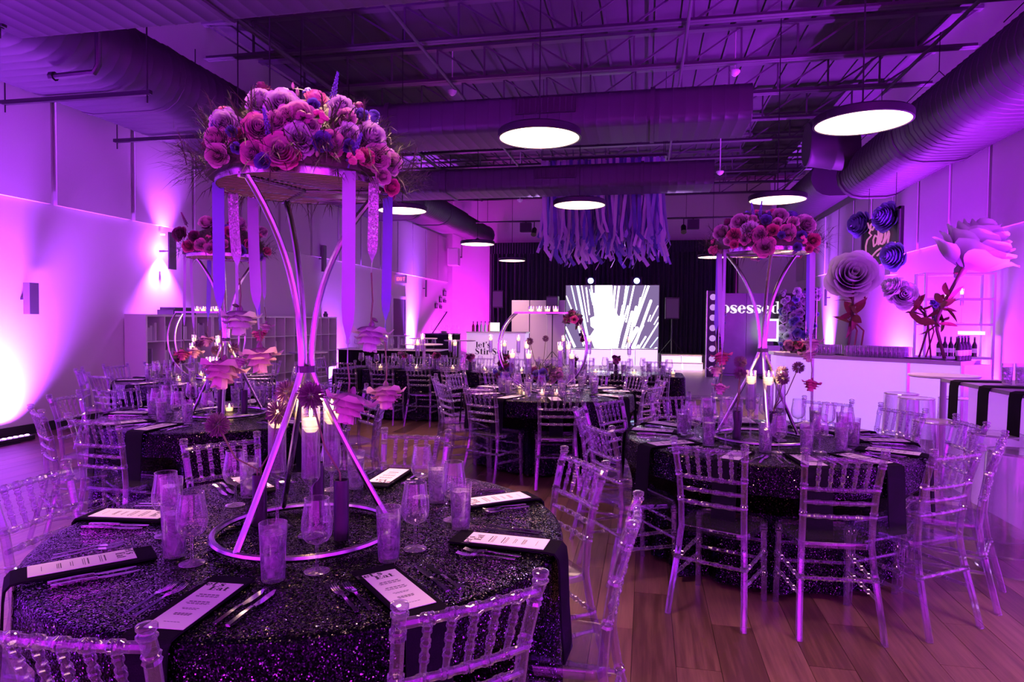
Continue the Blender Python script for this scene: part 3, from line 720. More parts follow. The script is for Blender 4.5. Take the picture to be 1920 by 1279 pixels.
GL = {
 'o': (g_arc(.25, .25, .17, .24, 0, 360, TH, TN, 28), .52), 'b': (g_rect(.06, 0, .22, .72) + g_rect(0, .69, .14, .72) + g_arc(.34, .25, .15, .24, -110, 110, TH, TN), .60),
 'd': (g_rect(.36, 0, .52, .72) + g_rect(.28, .69, .44, .72) + g_rect(.44, 0, .60, .03) + g_arc(.25, .25, .15, .24, 70, 290, TH, TN), .62),
 'e': (g_arc(.24, .25, .16, .24, 10, 330, TH, TN, 24) + g_rect(.14, .25, .44, .285), .50), 's': (s_curve(.5, .40), .43), 'S': (s_curve(.72, .52), .56),
 'l': (g_rect(.06, 0, .22, .72) + g_rect(0, 0, .28, .03) + g_rect(0, .69, .14, .72), .30), 't': (g_rect(.08, .03, .24, .66) + g_rect(0, .47, .36, .50) + g_rect(.14, 0, .36, .035), .38),
 "'": (g_path([(.10, .74), (.12, .64), (.06, .52)], [.15, .12, .02]), .22), 'L': (g_rect(.08, 0, .27, .70) + g_rect(0, .67, .36, .70) + g_rect(0, 0, .54, .035) + g_path([(.52, .03), (.55, .24)], [.07, .02]), .60),
 'E': (g_rect(.08, 0, .27, .70) + g_rect(0, .665, .54, .70) + g_rect(0, 0, .56, .035) + g_rect(.2, .34, .46, .37) + g_rect(.43, .24, .46, .47) + g_path([(.53, .67), (.55, .50)], [.06, .02]) + g_path([(.54, .03), (.58, .22)], [.06, .02]), .62),
 'a': (g_rect(.26, .02, .41, .36) + g_arc(.22, .36, .12, .12, 0, 190, .14, TN, 12) + g_arc(.17, .14, .10, .12, 60, 320, .12, TN, 16) + g_rect(.33, 0, .5, .035), .52),
 'r': (g_rect(.06, 0, .22, .5) + g_rect(0, 0, .29, .03) + g_rect(0, .47, .14, .5) + g_path([(.2, .36), (.28, .46), (.38, .43)], [.03, .06, .13]), .44),
 'i': (g_rect(.06, 0, .22, .48) + g_rect(0, 0, .28, .03) + g_rect(0, .45, .14, .48) + g_arc(.14, .62, .04, .05, 0, 360, .09, .08, 10), .31),
 'u': (g_rect(.06, .12, .21, .5) + g_rect(.34, 0, .49, .5) + g_path([(.13, .14), (.2, .03), (.3, .03), (.4, .12)], [.10, .05, .04, .03]) + g_rect(0, .47, .14, .5) + g_rect(.42, 0, .56, .03), .58),
 ' ': ([], .25),
}
def word(s, h=1.0, z=0, t=.01, x0=0, y0=0, mb=None, center=False, sp=.02):
    """words laid in the XY plane"""
    mb = mb or MB(); w = sum(GL[c][1] + sp for c in s)
    x = x0 - (w * h / 2 if center else 0)
    for c in s:
        for poly in GL[c][0]: mb.prism([(x + a * h, y0 + b * h) for a, b in poly], z, z + t)
        x += (GL[c][1] + sp) * h
    return mb

# ================================================================== TABLEWARE
def water_glass():
    t = thing('water_glass', 'x', 'glass')
    MB().lathe([(.030, 0), (.033, .004), (.0405, .172), (.0385, .172), (.0315, .012), (.001, .010)], 16, cap1=False).build('glass', M['glass'], t)
    MB().lathe([(.0305, .013), (.0372, .142)], 16).build('water', M['water'], t)
    ic = MB().box((0, 0, 0), (.026, .024, .024)).mesh('ice_cube', M['water'], False)
    for i, (x, y, z, a) in enumerate(((.010, .008, .128, .3), (-.012, -.006, .122, 1.1), (.002, -.014, .098, .7), (-.006, .012, .07, .2))):
        o = ob('ice_cube', ic, t, (x, y, z)); o.rotation_euler = (a, a * .7, a * 2)
    return t
def wine_glass():
    t = thing('wine_glass', 'x', 'glass')
    MB().lathe([(.036, .225), (.0385, .20), (.0455, .16), (.047, .135), (.044, .112), (.034, .096), (.018, .088), (.006, .082)], 20, cap0=False, cap1=False).build('bowl', M['glass'], t)
    MB().tube(circ((0, 0, .225), .036, 20), .0013, 5, closed=True).build('lip', M['glass'], t)
    MB().lathe([(.006, .083), (.0042, .07), (.004, .03), (.006, .012)], 8, cap0=False, cap1=False).build('stem', M['glass'], t)
    MB().lathe([(.006, .012), (.015, .006), (.038, .002), (.039, .0)], 20, cap0=False).build('foot', M['glass'], t)
    return t
def fork():
    mb = MB().strip([(0, -.10, .004), (0, -.03, .006), (0, .01, .009), (0, .028, .008)], (1, 0, 0), [.013, .010, .008, .020], .002)
    mb.strip([(0, .028, .008), (0, .05, .005)], (1, 0, 0), [.022, .024], .002)
    for i in range(4): mb.strip([(-.0095 + i * .0063, .05, .005), (-.0095 + i * .0063, .075, .005), (-.009 + i * .006, .098, .010)], (1, 0, 0), [.0042, .004, .0025], .0016)
    return mb.mesh('fork', M['cutlery'])
def knife():
    return MB().strip([(0, -.115, .004), (0, -.05, .0055), (0, -.01, .005), (0, .0, .004)], (1, 0, 0), [.013, .012, .009, .009], .006).strip([(.001, .0, .004), (.003, .03, .003), (.003, .08, .003), (-.001, .11, .003)], (1, 0, 0), [.012, .019, .019, .006], .0016).mesh('knife', M['cutlery'])
FORK, KNIFE = fork(), knife()
def napkin_mesh(drop):
    """folded black napkin lying on the table and falling over its edge (edge at x=.93 from the table centre)"""
    P = [(.55, TZ + .006), (.75, TZ + .006), (.90, TZ + .006), (.925, TZ + .003), (.938, TZ - .012), (.943, TZ - .05), (.950, TZ - drop * .6), (.962, TZ - drop)]
    return MB().strip([(x, 0, z) for x, z in P], (0, 1, 0), .132, .007).mesh('napkin', M['blackcloth'])
NAP = napkin_mesh(.36)
def menu():
    t = thing('menu_card', 'x', 'menu')
    MB().box((0, 0, 0), (.28, .105, .0016)).build('card', M['paper'], t, smooth=False)
    mb = word("Let's", .036, .0009, .0004, -.034, .012, None, True); word('Eat', .036, .0009, .0004, .002, -.016, mb, True)
    for v in (mb.v,):   # text runs across the card, top of the card at the inner end
        mb.v = [(-(y) * 1.0 - .105, x, z) for x, y, z in v]
    rr = random.Random(3)
    for x, w, hh in ((-.060, .060, .0035), (-.050, .070, .0016), (-.045, .064, .0016), (-.015, .060, .0035), (-.005, .07, .0016), (0, .058, .0016), (.026, .05, .0016), (.032, .04, .0016), (.056, .05, .0026), (.062, .05, .0016), (.066, .045, .0016), (.105, .045, .0012)):
        n = 5
        for q in range(n):
            mb.bbox((x, -w / 2 + q * w / n, .0009), (x + hh, -w / 2 + (q + .78) * w / n, .0013))
    tag(mb.build('print', M['ink'], t, smooth=False), kind='stuff'); return t
WG, WI, MN = water_glass(), wine_glass(), menu()
FIRST = {}
def place(proto, loc, rz, label, group):
    if proto.name not in FIRST:
        FIRST[proto.name] = 1; proto.location = loc; proto.rotation_euler = (0, 0, rz); proto['label'] = label; proto['group'] = group; return proto
    return dup(proto, loc, rz, label, group)
def setting(T, a, cut=True, nap=True):
    cx, cy_ = T['c']; ar = radians(a); er = Vector((cos(ar), sin(ar), 0)); et = Vector((-sin(ar), cos(ar), 0)); C = Vector((cx, cy_, 0))
    nm = T['nm']
    def P(r, t, z=TZ + .002): return C + er * r + et * t + Vector((0, 0, z))
    j = R.uniform
    g = 'place settings of the ' + nm; i = T['order'].index(a); w = nm + ', ' + ('nearest chair' if i == 0 else '%s chair clockwise from nearest' % ORD[i])
    if nap:
        tag(ob('napkin', NAP, None, C + et * j(-.01, .01), ar), 'black napkin over the edge of the ' + w, 'napkin', g)
        place(MN, P(.745, j(-.006, .006), TZ + .0118), ar + j(-.03, .03), 'white printed menu card on the ' + w, g)
    if cut:
        for t_ in (-.115, -.150): tag(ob('fork', FORK, None, P(.72 + j(-.01, .01), t_), ar + pi / 2 + j(-.06, .06)), ('inner' if t_ > -.13 else 'outer') + ' silver fork on the ' + w, 'fork', g)
        for t_ in (.115, .150): tag(ob('knife', KNIFE, None, P(.72 + j(-.01, .01), t_), ar + pi / 2 + j(-.06, .06)), ('inner' if t_ < .13 else 'outer') + ' silver knife on the ' + w, 'knife', g)
    place(WG, P(.52 + j(-.02, .02), .09 + j(-.02, .02)), j(0, 6), 'tall iced water glass on the ' + w, g)
    place(WI, P(.46 + j(-.02, .02), .185 + j(-.02, .02)), j(0, 6), 'empty wine glass on the ' + w, g)
SEATS = {'near': [-132, -87, -45, -5, 38, 91, 141, 186], 'right': TABLES['right']['ch'], 'left': TABLES['left']['ch'], 'hoop': TABLES['hoop']['ch'], 'far': TABLES['far']['ch']}
for key, T in TABLES.items():
    for a in SEATS[key]: setting(T, a, cut=key != 'far')

# ================================================================== FLOWERS
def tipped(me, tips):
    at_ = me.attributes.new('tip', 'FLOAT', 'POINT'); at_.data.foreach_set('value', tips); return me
def rose_mesh(seed, open_=1.0, point=.12, layers=8, reflex=.25, wide=1.0):
    """bloom facing +Z, radius about 1, petals wrapped in layers from a tight heart to a wide skirt"""
    rr = random.Random(seed); mb = MB()
    for l in range(layers):
        f = l / (layers - 1); npet = 3 if l < (3 if wide == 1 else 2) else 5
        Rl = .13 + .87 * f ** .95; zl = .60 - .60 * open_ * f ** 2.1; wid = (1.30 - .42 * f) * pi / npet * 1.22 * wide
        for k in range(npet):
            a0 = 2 * pi * (k + l * .382) / npet + rr.uniform(-.15, .15); ro = Rl * rr.uniform(.93, 1.06); zo = zl + rr.uniform(-.05, .05); wv = rr.uniform(0, 6)
            def fn(u, v, a0=a0, ro=ro, zo=zo, wv=wv):
                s = u * 2 - 1; ww = wid * sin(pi * (.14 + .58 * v)) / sin(pi * .5)
                tipv = v * (1 - (.06 + point * f) * s * s)
                rad = ro * (.16 + .84 * tipv ** .62); z = -.70 + (zo + .70) * tipv ** 1.25
                if f > .35: q = max(0, tipv - .70); z -= reflex * f * q * q * 7 * (1 - .4 * s * s); rad += (.10 + reflex * .5) * f * q
                z += .035 * f * sin(5 * s + wv) * tipv
                a = a0 + s * ww
                return (rad * cos(a), rad * sin(a), z)
            mb.grid(fn, 5, 6)
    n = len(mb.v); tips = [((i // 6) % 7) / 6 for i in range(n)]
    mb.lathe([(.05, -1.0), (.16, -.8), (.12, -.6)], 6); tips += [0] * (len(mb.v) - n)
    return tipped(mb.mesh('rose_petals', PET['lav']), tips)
ROSE = [rose_mesh(1, 1.1), rose_mesh(2, 1.3, .46, 8, .5, 1.12), rose_mesh(3, .7, .06, 7, .12), rose_mesh(4, 1.5, .34, 9, .6), rose_mesh(6, 1.25, .34, 5, .8, 1.35)]
def orient(o, pos, nrm, size, spin=None):
    o.location = pos; q = Vector(nrm).normalized().to_track_quat('Z', 'Y'); o.rotation_mode = 'QUATERNION'
    from mathutils import Quaternion
    o.rotation_quaternion = q @ Quaternion((0, 0, 1), R.uniform(0, 6.28) if spin is None else spin); o.scale = (size, size, size)
    return o
def allium_mesh():
    rr = random.Random(5); mb = MB(); n = 230
    for i in range(n):
        z = 1 - 2 * (i + .5) / n; a = i * 2.39996; r = sqrt(1 - z * z); d = Vector((r * cos(a), r * sin(a), z)) + Vector((rr.uniform(-.1, .1), rr.uniform(-.1, .1), rr.uniform(-.1, .1)))
        d.normalize(); u, w = basis(d); L = rr.uniform(.86, 1.06); b = .045
        c0 = d * .3; c1 = d * L
        mb.add([c0 + u * .02, c0 - u * .02, c0 + w * .02, c1 + u * b, c1 - u * b * .5 + w * b, c1 - u * b * .5 - w * b, c1 * 1.03], [(0, 3, 4, 2), (1, 5, 3, 0), (2, 4, 5, 1), (3, 5, 6), (5, 4, 6), (4, 3, 6)])
    return mb.mesh('bloom_head', M['allium'], False)
ALL = allium_mesh()
def blob(n=12):
    mb = MB()
    for i in range(n):
        d = Vector((R.gauss(0, 1), R.gauss(0, 1), abs(R.gauss(0, 1)))).normalized(); mb.lathe([(.01, -.3), (.28, -.1), (.34, .12), (.18, .3), (.01, .34)], 6, d * .62)
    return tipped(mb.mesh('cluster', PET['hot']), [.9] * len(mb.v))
CLUS = blob()
def spike_mesh():
    mb = MB().tube([(0, 0, -.2), (0, 0, 1)], [.03, .02], 5)
    for i in range(46):
        z = i / 46; a = i * 2.4; r = .16 * (1 - z * .75); mb.lathe([(.01, -.03), (.05 * (1.1 - .6 * z), 0), (.01, .05)], 5, (r * cos(a) * .7, r * sin(a) * .7, z))
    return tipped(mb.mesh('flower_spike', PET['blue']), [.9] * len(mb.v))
SPIKE = spike_mesh()
def leaf_mesh():
    def fn(u, v): w = .2 * sin(pi * min(1, v * .96 + .04)) ** .8; s = u * 2 - 1; return (s * w, v, .10 * s * s * w + .12 * sin(v * 2.2))
    return MB().grid(fn, 4, 6).mesh('leaf', M['leaf'])
LEAF = leaf_mesh()
BUD = MB().lathe([(.05, -.9), (.2, -.8), (.42, -.3), (.44, .1), (.3, .6), (.08, 1)], 8).mesh('bud', M['bud'])
def fern_mb(c, r0, r1, z0, n, seed, up=.3, L=(.06, .16), w=.0022):
    """wispy foliage: thin blades bursting from a ring of radius r0..r1"""
    rr = random.Random(seed); mb = MB(); c = Vector(c)
    for i in range(n):
        a = rr.uniform(0, 2 * pi); r = rr.uniform(r0, r1); b = c + Vector((r * cos(a), r * sin(a), z0 + rr.uniform(-.02, .05)))
        d = Vector((cos(a) * rr.uniform(.2, 1.2) + rr.uniform(-.5, .5), sin(a) * rr.uniform(.2, 1.2) + rr.uniform(-.5, .5), up + rr.uniform(-.7, .7))).normalized()
        l = rr.uniform(*L); u, v = basis(d); m_ = b + d * l * .6; e = b + d * l + Vector((0, 0, -l * .2))
        mb.add([b + u * w, b - u * w, m_ + u * w, m_ - u * w, e], [(0, 1, 3, 2), (2, 3, 4)])
        for k in range(5):
            q = b.lerp(m_, .2 + .2 * k); dd = (d + u * rr.uniform(-1, 1) + v * rr.uniform(-1, 1)).normalized(); ll = l * .28
            mb.add([q + u * w * .7, q - u * w * .7, q + dd * ll], [(0, 1, 2)])
    return mb
def dome_hit(px, py, c, rad):
    """where the sight line through a pixel meets the flower dome"""
    d = ray(px, py); o = Vector((0, 0, EYE)) - c; S = Vector((1 / rad[0], 1 / rad[1], 1 / rad[2]))
    d2 = Vector((d.x * S.x, d.y * S.y, d.z * S.z)); o2 = Vector((o.x * S.x, o.y * S.y, o.z * S.z))
    A, B, Cc = d2.dot(d2), o2.dot(d2), o2.dot(o2) - 1; disc = B * B - A * Cc
    t = (-B - sqrt(disc)) / A if disc > 0 else -B / A
    p = Vector((0, 0, EYE)) + d * t; n = p - c; n = Vector((n.x / rad[0] ** 2, n.y / rad[1] ** 2, n.z / rad[2] ** 2)).normalized()
    return p, n, d.normalized()
KEYV = {'lav': 1, 'pink': 0, 'rose': 0, 'hot': 0, 'blue': 2, 'wine': 0, 'mauve': 3}
def arrangement(c, rad, flowers, label, seed, extra=40, fern=520, spikes=(), clusters=(), ferncol='fern', mini=None):
    t = thing('flower_arrangement', label, 'flowers', c); c = Vector(c); rr = random.Random(seed)
    for px, py, dpx, col in flowers:
        p, n, d = dome_hit(px, py, c, rad); dist = (p - Vector((0, 0, EYE))).length; s = dpx / 2 * dist / FPX
        nn = (n * .55 - d * .75 + Vector((rr.uniform(-.25, .25), rr.uniform(-.25, .25), rr.uniform(-.1, .25)))).normalized()
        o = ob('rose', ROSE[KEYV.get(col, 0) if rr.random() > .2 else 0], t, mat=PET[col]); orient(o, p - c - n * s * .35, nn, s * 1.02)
    cols = mini or ['blue', 'hot', 'pink', 'wine', 'rose', 'blue', 'mauve', 'hot']
    for i in range(extra):   # fill the whole dome, back side too
        a = rr.uniform(0, 2 * pi); e = rr.uniform(-.05, 1.35); d = Vector((cos(a) * cos(e), sin(a) * cos(e), sin(e)))
        p = Vector((d.x * rad[0], d.y * rad[1], d.z * rad[2])) * rr.uniform(.78, .95); n = Vector((d.x, d.y, d.z + .25))
        k = rr.random(); s = rad[0] * rr.uniform(.07, .12)
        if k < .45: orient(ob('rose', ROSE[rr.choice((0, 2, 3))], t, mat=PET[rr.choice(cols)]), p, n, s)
        elif k < .62: orient(ob('flower_cluster', CLUS, t, mat=PET[rr.choice(('hot', 'wine', 'blue'))]), p, n, s * .8)
        elif k < .75: orient(ob('bud', BUD, t), p * 1.05, n + Vector((0, 0, .6)), s * .35)
        else: orient(ob('leaf', LEAF, t), p * .95, n + Vector((0, 0, -.3)), s * 2.4)
    for px, py, L, col in spikes:
        p, n, d = dome_hit(px, py, c, rad); o = ob('flower_spike', SPIKE, t, mat=PET[col]); orient(o, p - c - n * .03, n * .5 + Vector((rr.uniform(-.3, .3), 0, .9)), L)
    for px, py, s, col in clusters:
        p, n, d = dome_hit(px, py, c, rad); orient(ob('flower_cluster', CLUS, t, mat=PET[col]), p - c, n, s)
    f = fern_mb((0, 0, 0), rad[0] * .55, rad[0] * 1.02, .02, fern, seed, .25, (rad[0] * .18, rad[0] * .42), rad[0] * .005); tag(f.build('fern_fronds', M[ferncol], t, smooth=False), kind='stuff')
    f = fern_mb((0, 0, 0), 0, rad[0] * .9, rad[2] * .35, fern, seed + 1, .5, (rad[0] * .12, rad[0] * .3), rad[0] * .006); tag(f.build('moss', M['leaf'], t, smooth=False), kind='stuff')
    # moss core that holds the stems
    mb = MB(); mb.lathe([(rad[0] * .86, 0), (rad[0] * .84, rad[2] * .25), (rad[0] * .62, rad[2] * .58), (rad[0] * .3, rad[2] * .76), (.01, rad[2] * .8)], 20); mb.build('moss_core', M['fern'], t)
    return t
SATIN = {'lavr': pm('lavender_satin', (.52, .40, .74), .32, sheen=.4), 'bluer': pm('blue_satin', (.16, .16, .62), .30, sheen=.4)}
def glittermat():
    mt, nt, N, L, p = newmat('silver_glitter'); tc = N.new('ShaderNodeTexCoord'); vo = N.new('ShaderNodeTexVoronoi'); vo.inputs['Scale'].default_value = 420
    sb = N.new('ShaderNodeVectorMath'); sb.operation = 'SUBTRACT'; sb.inputs[1].default_value = (.5, .5, .5); ge = N.new('ShaderNodeNewGeometry'); ad = N.new('ShaderNodeVectorMath'); nm = N.new('ShaderNodeVectorMath'); nm.operation = 'NORMALIZE'
    L.new(tc.outputs['Object'], vo.inputs['Vector']); L.new(vo.outputs['Color'], sb.inputs[0]); L.new(ge.outputs['Normal'], ad.inputs[0]); L.new(sb.outputs[0], ad.inputs[1]); L.new(ad.outputs[0], nm.inputs[0]); L.new(nm.outputs[0], p.inputs['Normal'])
    p.inputs['Base Color'].default_value = (.75, .68, .78, 1); p.inputs['Metallic'].default_value = .7; p.inputs['Roughness'].default_value = .3; return mt
SATIN['glit'] = glittermat()
def stand(c, rot, zt, rb, rt, label, mid=.47):
    """hourglass stand: floor ring, three bent rods, wide wire tray on top"""
    t = thing('flower_stand', label, 'flower stand', (c[0], c[1], TZ + .004)); H_ = zt - TZ
    MB().tube(circ((0, 0, .012), rb, 48), .0125, 8, closed=True).build('base_ring', M['chrome'], t)
    for k in range(3):
        a = rot + k * 2 * pi / 3; pts = []
        for i in range(25):
            f = i / 24; z = .012 + f * (H_ - .02)
            if f < mid: r = .018 + (rb - .018) * (1 - f / mid) ** 1.12
            else: q = (f - mid) / (1 - mid); r = .018 + (rt * .93 - .018) * (.12 * q + .88 * q ** 2.6)
            pts.append((r * cos(a), r * sin(a), z))
        MB().tube(pts, .0115, 8).build('rod', M['chrome'], t)
    MB().lathe([(.034, H_ * mid - .012), (.034, H_ * mid + .012)], 12, cap0=False, cap1=False).build('tie', M['black'], t)
    MB().lathe([(rt, H_ - .03), (rt, H_), (rt - .004, H_), (rt - .004, H_ - .03), (rt, H_ - .03)], 56, cap0=False, cap1=False).build('tray_rim', M['chrome'], t)
    g = thing_part('tray_mesh', t)
    n = 30
    for k in range(n):
        y = -rt + (k + .5) * 2 * rt / n; w = sqrt(max(0, rt * rt - y * y)) - .004
        MB().tube([(-w, y, H_ - .026), (w, y, H_ - .026)], .0028, 5).build('tray_wire', M['cutlery'], g)
    for k in range(3):
        a = rot + k * 2 * pi / 3; MB().bar((0, 0, H_ - .034), (rt * cos(a) * .98, rt * sin(a) * .98, H_ - .034), .012, .008).build('tray_spoke', M['chrome'], t)
    return t
def ribbon(top, L, w, col, label, twist=2.4, sway=(0, 0), face=None, taper=True, group=None):
    """satin ribbon hanging from a point, folding to a tail near its end"""
    top = Vector(top); face = Vector(face or (1, 0, 0)); n = 14; pts, wd, ws = [], [], []
    for i in range(n + 1):
        f = i / n; a = twist * max(0, f - .72) / .28
        pts.append(top + Vector((sway[0] * f * f, sway[1] * f * f, -L * f))); side = face.cross(Vector((0, 0, 1))).normalized()
        wd.append(face * cos(a) + side * sin(a)); ws.append(w * (1 if f < .78 or not taper else max(.14, 1 - (f - .78) / .22 * .9)))
    o = MB().strip(pts, wd, ws, .0012).build('ribbon', SATIN[col]); tag(o, label, 'ribbon', group); return pts[-1]
def hang_rose(top, L, size, col, label, tilt=(0, 0), group=None, var=4):
    t = thing('hanging_rose', label, 'rose', top, group=group)
    e = Vector((tilt[0] * L, tilt[1] * L, -L)); MB().tube([(0, 0, 0), e * .5 + Vector((.006, 0, 0)), e], .0028, 5).build('stem', M['stem'], t)
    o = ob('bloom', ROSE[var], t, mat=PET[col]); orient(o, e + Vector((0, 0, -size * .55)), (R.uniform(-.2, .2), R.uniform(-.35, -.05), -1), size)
    orient(ob('leaf', LEAF, t), e * .8, (1, -.3, .2), .035)
    return t
def vase_stem(vase_c, r, h, heads, label_v, label_a, grp):
    """black cylinder vase; each head = (end point, size, kind) is an allium or rose on its own stem"""
    c = Vector(vase_c)
    tag(MB().lathe([(r, 0), (r, h), (r * .86, h), (r * .86, h * .1), (.001, h * .1)], 18, cap1=False).build('bud_vase', M['black'], None, c), label_v, 'vase', grp)
    for i, (e, s, lb) in enumerate(heads):
        e = Vector(e); b = c + Vector((R.uniform(-.4, .4) * r, R.uniform(-.4, .4) * r, h * .15)); q = c + Vector((0, 0, h)) + (e - c) * .05
        t = thing('allium', lb, 'flower', b, group=grp)
        mid_ = b.lerp(e, .55) + Vector((0, 0, .03)); MB().tube([(0, 0, 0), q - b + (e - c).normalized() * .0, mid_ - b, e - b], .0035, 6).build('stem', M['stem'], t)
        o = ob('bloom_head', ALL, t, e - b); o.scale = (s,) * 3; o.rotation_euler = (R.uniform(0, 3), R.uniform(0, 3), 0)
def candle_holder(stem=.19, cyl=.27, r=.032):
    t = thing('candle_holder', 'x', 'candle')
    z0 = stem
    MB().lathe([(.045, 0), (.044, .004), (.012, .012), (.006, .025), (.005, z0 - .02), (.012, z0 - .004), (r * .7, z0 + .004), (r, z0 + .02), (r, z0 + cyl), (r - .002, z0 + cyl), (r - .002, z0 + .022), (.001, z0 + .012)], 18, cap1=False).build('glass', M['glass'], t)
    MB().lathe([(r - .004, z0 + .016), (r - .0025, z0 + cyl - .065)], 16).build('water', clear_w, t)
    cn = MB().lathe([(r * .55, z0 + cyl - .090), (r * .92, z0 + cyl - .076), (r * .92, z0 + cyl - .045), (r * .8, z0 + cyl - .042)], 16).build('candle', M['wax'], t)
    MB().lathe([(.001, z0 + cyl - .042), (.006, z0 + cyl - .032), (.0065, z0 + cyl - .024), (.003, z0 + cyl - .008), (.0005, z0 + cyl + .004)], 8).build('flame', M['flame'], cn)
    ld = bpy.data.lights.new('candle', 'POINT'); ld.energy = .55; ld.color = (1, .55, .25); ld.shadow_soft_size = .012
    lo = bpy.data.objects.new('candle_glow', ld); COL.objects.link(lo); lo.parent = t; lo.location = (0, 0, z0 + cyl + .015)
    return t
clear_w = clearmat('clear_water', (.93, .90, .95), .3, .05, body=.06, base=.05)
def votive():
    t = thing('votive', 'x', 'candle')
    MB().lathe([(.030, 0), (.034, .065), (.032, .065), (.028, .006), (.001, .006)], 14, cap1=False).build('glass', M['glass'], t)
    cn = MB().lathe([(.026, .007), (.028, .030), (.02, .031)], 12).build('candle', M['wax'], t)
    MB().lathe([(.001, .031), (.006, .040), (.003, .056), (.0005, .064)], 8).build('flame', M['flame'], cn); return t
HOLD, TALL, VOT = candle_holder(), candle_holder(.27, .28, .028), votive()
def at(px, py, Y): return aty(px, py, Y)

# ------------------------------------------------------------------ near table centrepiece
C1 = Vector((-1.19, 2.17, 0)); ZT1 = 2.015
stand(C1, radians(-105), ZT1, .31, .296, 'brushed metal hourglass flower stand on the near round table')
F1 = [(483, 176, 52, 'lav'), (524, 182, 62, 'lav'), (412, 222, 54, 'lav'), (402, 230, 24, 'blue'), (480, 232, 52, 'pink'), (514, 220, 38, 'rose'), (560, 206, 50, 'rose'), (560, 252, 66, 'lav'), (606, 262, 38, 'blue'), (628, 262, 48, 'pink'),
      (468, 284, 46, 'pink'), (523, 277, 64, 'pink'), (660, 247, 46, 'lav'), (706, 248, 66, 'lav'), (490, 300, 30, 'blue'), (643, 190, 50, 'lav'), (396, 255, 42, 'rose'), (398, 288, 40, 'rose'), (716, 292, 52, 'rose'), (740, 302, 46, 'mauve'),
      (742, 352, 32, 'hot'), (690, 292, 34, 'hot'), (588, 192, 22, 'blue'), (440, 276, 20, 'blue'), (655, 272, 26, 'blue'), (680, 212, 26, 'blue'), (706, 212, 20, 'blue'), (655, 215, 36, 'rose'), (432, 244, 20, 'blue'), (725, 330, 30, 'rose'), (535, 210, 40, 'rose'), (585, 230, 30, 'mauve')]
arrangement((C1.x, C1.y, ZT1), (.375, .375, .34), F1, 'large dome of lavender, pink and violet roses on the near stand', 11, 80, 1100,
            [(500, 252, .09, 'blue'), (628, 172, .09, 'blue'), (665, 300, .1, 'blue')], [(665, 298, .035, 'hot'), (570, 222, .03, 'wine'), (600, 222, .03, 'hot')])
def ring_pt(C, rt, deg, z): return Vector((C.x + rt * cos(radians(deg)), C.y + rt * sin(radians(deg)), z))
def hangings(C, zt, rt, items, who, facing=(1, 0, 0)):
    for deg, L, w, col, st, sz, rc, nm in items:
        p = ring_pt(C, rt + .006, deg, zt - .004); nice = {'lavr': 'lavender satin', 'bluer': 'blue satin', 'glit': 'silver glitter'}[col]
        e = ribbon(p, L, w, col, '%s ribbon hanging %s' % (nice, nm + ' ' + who), twist=R.uniform(1.5, 3), face=(cos(YAW + .2), sin(YAW + .2), 0), sway=(R.uniform(-.02, .03), 0), group='ribbons of the flower stands')
        hang_rose(e, st, sz, rc, '%s rose dangling from the %s ribbon %s' % ({'lav': 'pale', 'rose': 'pink', 'hot': 'hot pink', 'mauve': 'dusty pink', 'pink': 'pink'}[rc], nice, nm + ' ' + who), (R.uniform(-.1, .1), 0), 'hanging roses')
hangings(C1, ZT1, .296, [(195, .52, .040, 'bluer', .12, .078, 'rose', 'at the left of'), (176, .33, .036, 'glit', .13, .072, 'lav', 'left of centre on'), (158, .52, .040, 'lavr', .08, .076, 'rose', 'back left on'),
                         (-35, .62, .042, 'lavr', .11, .078, 'rose', 'front right of'), (-15, .32, .034, 'glit', .19, .068, 'lav', 'at the right of'), (40, .56, .036, 'bluer', .18, .070, 'rose', 'far right of')], 'the near stand')
g = 'centre of the near table'
for px, py, h in ((583, 1005, 'front'), (520, 990, 'left'), (622, 975, 'right')):
    p = atz(px, py, TZ); place(HOLD, (p.x, p.y, TZ + .002), 0, 'stemmed glass cylinder with a floating candle inside the near stand, ' + h + ' one', g)
def head(px, py, Y): return aty(px, py, Y)
v = atz(487, 985, TZ); vase_stem((v.x, v.y, TZ + .002), .026, .19, [(head(408, 797, v.y - .02), .046, 'mauve allium globe bending far left over the near table'), (head(521, 774, v.y - .05), .045, 'mauve allium globe just left of the near metal rods')], 'black cylinder bud vase left in the near stand', '', g)
v = atz(640, 1012, TZ); vase_stem((v.x, v.y, TZ + .002), .026, .21, [(head(583, 742, v.y - .07), .048, 'dark mauve allium globe in front of the near rods')], 'black cylinder bud vase right in the near stand', '', g)
v = atz(596, 955, TZ); vase_stem((v.x, v.y, TZ + .002), .026, .19, [(head(537, 735, v.y - .25), .042, 'mauve allium globe behind the left rods of the near stand')], 'black cylinder bud vase at the back of the near stand', '', g)

# ------------------------------------------------------------------ right table centrepiece
C2 = Vector((.76, 4.60, 0)); ZT2 = 2.01
stand(C2, radians(-90), ZT2, .30, .286, 'brushed metal hourglass flower stand on the right round table')
F2 = [(1346, 432, 30, 'mauve'), (1381, 410, 34, 'mauve'), (1373, 438, 26, 'hot'), (1402, 426, 32, 'lav'), (1423, 437, 30, 'pink'), (1434, 461, 38, 'pink'), (1448, 429, 24, 'hot'), (1482, 432, 30, 'pink'), (1463, 398, 28, 'mauve'), (1519, 415, 38, 'mauve'), (1531, 449, 26, 'hot'), (1436, 409, 20, 'blue'),
      (1395, 448, 20, 'pink'), (1362, 452, 16, 'rose'), (1374, 458, 16, 'hot'), (1466, 440, 14, 'blue'), (1497, 463, 16, 'blue'), (1520, 467, 14, 'hot'), (1505, 440, 18, 'blue'), (1458, 415, 18, 'rose'), (1410, 408, 18, 'rose'), (1490, 412, 20, 'rose')]
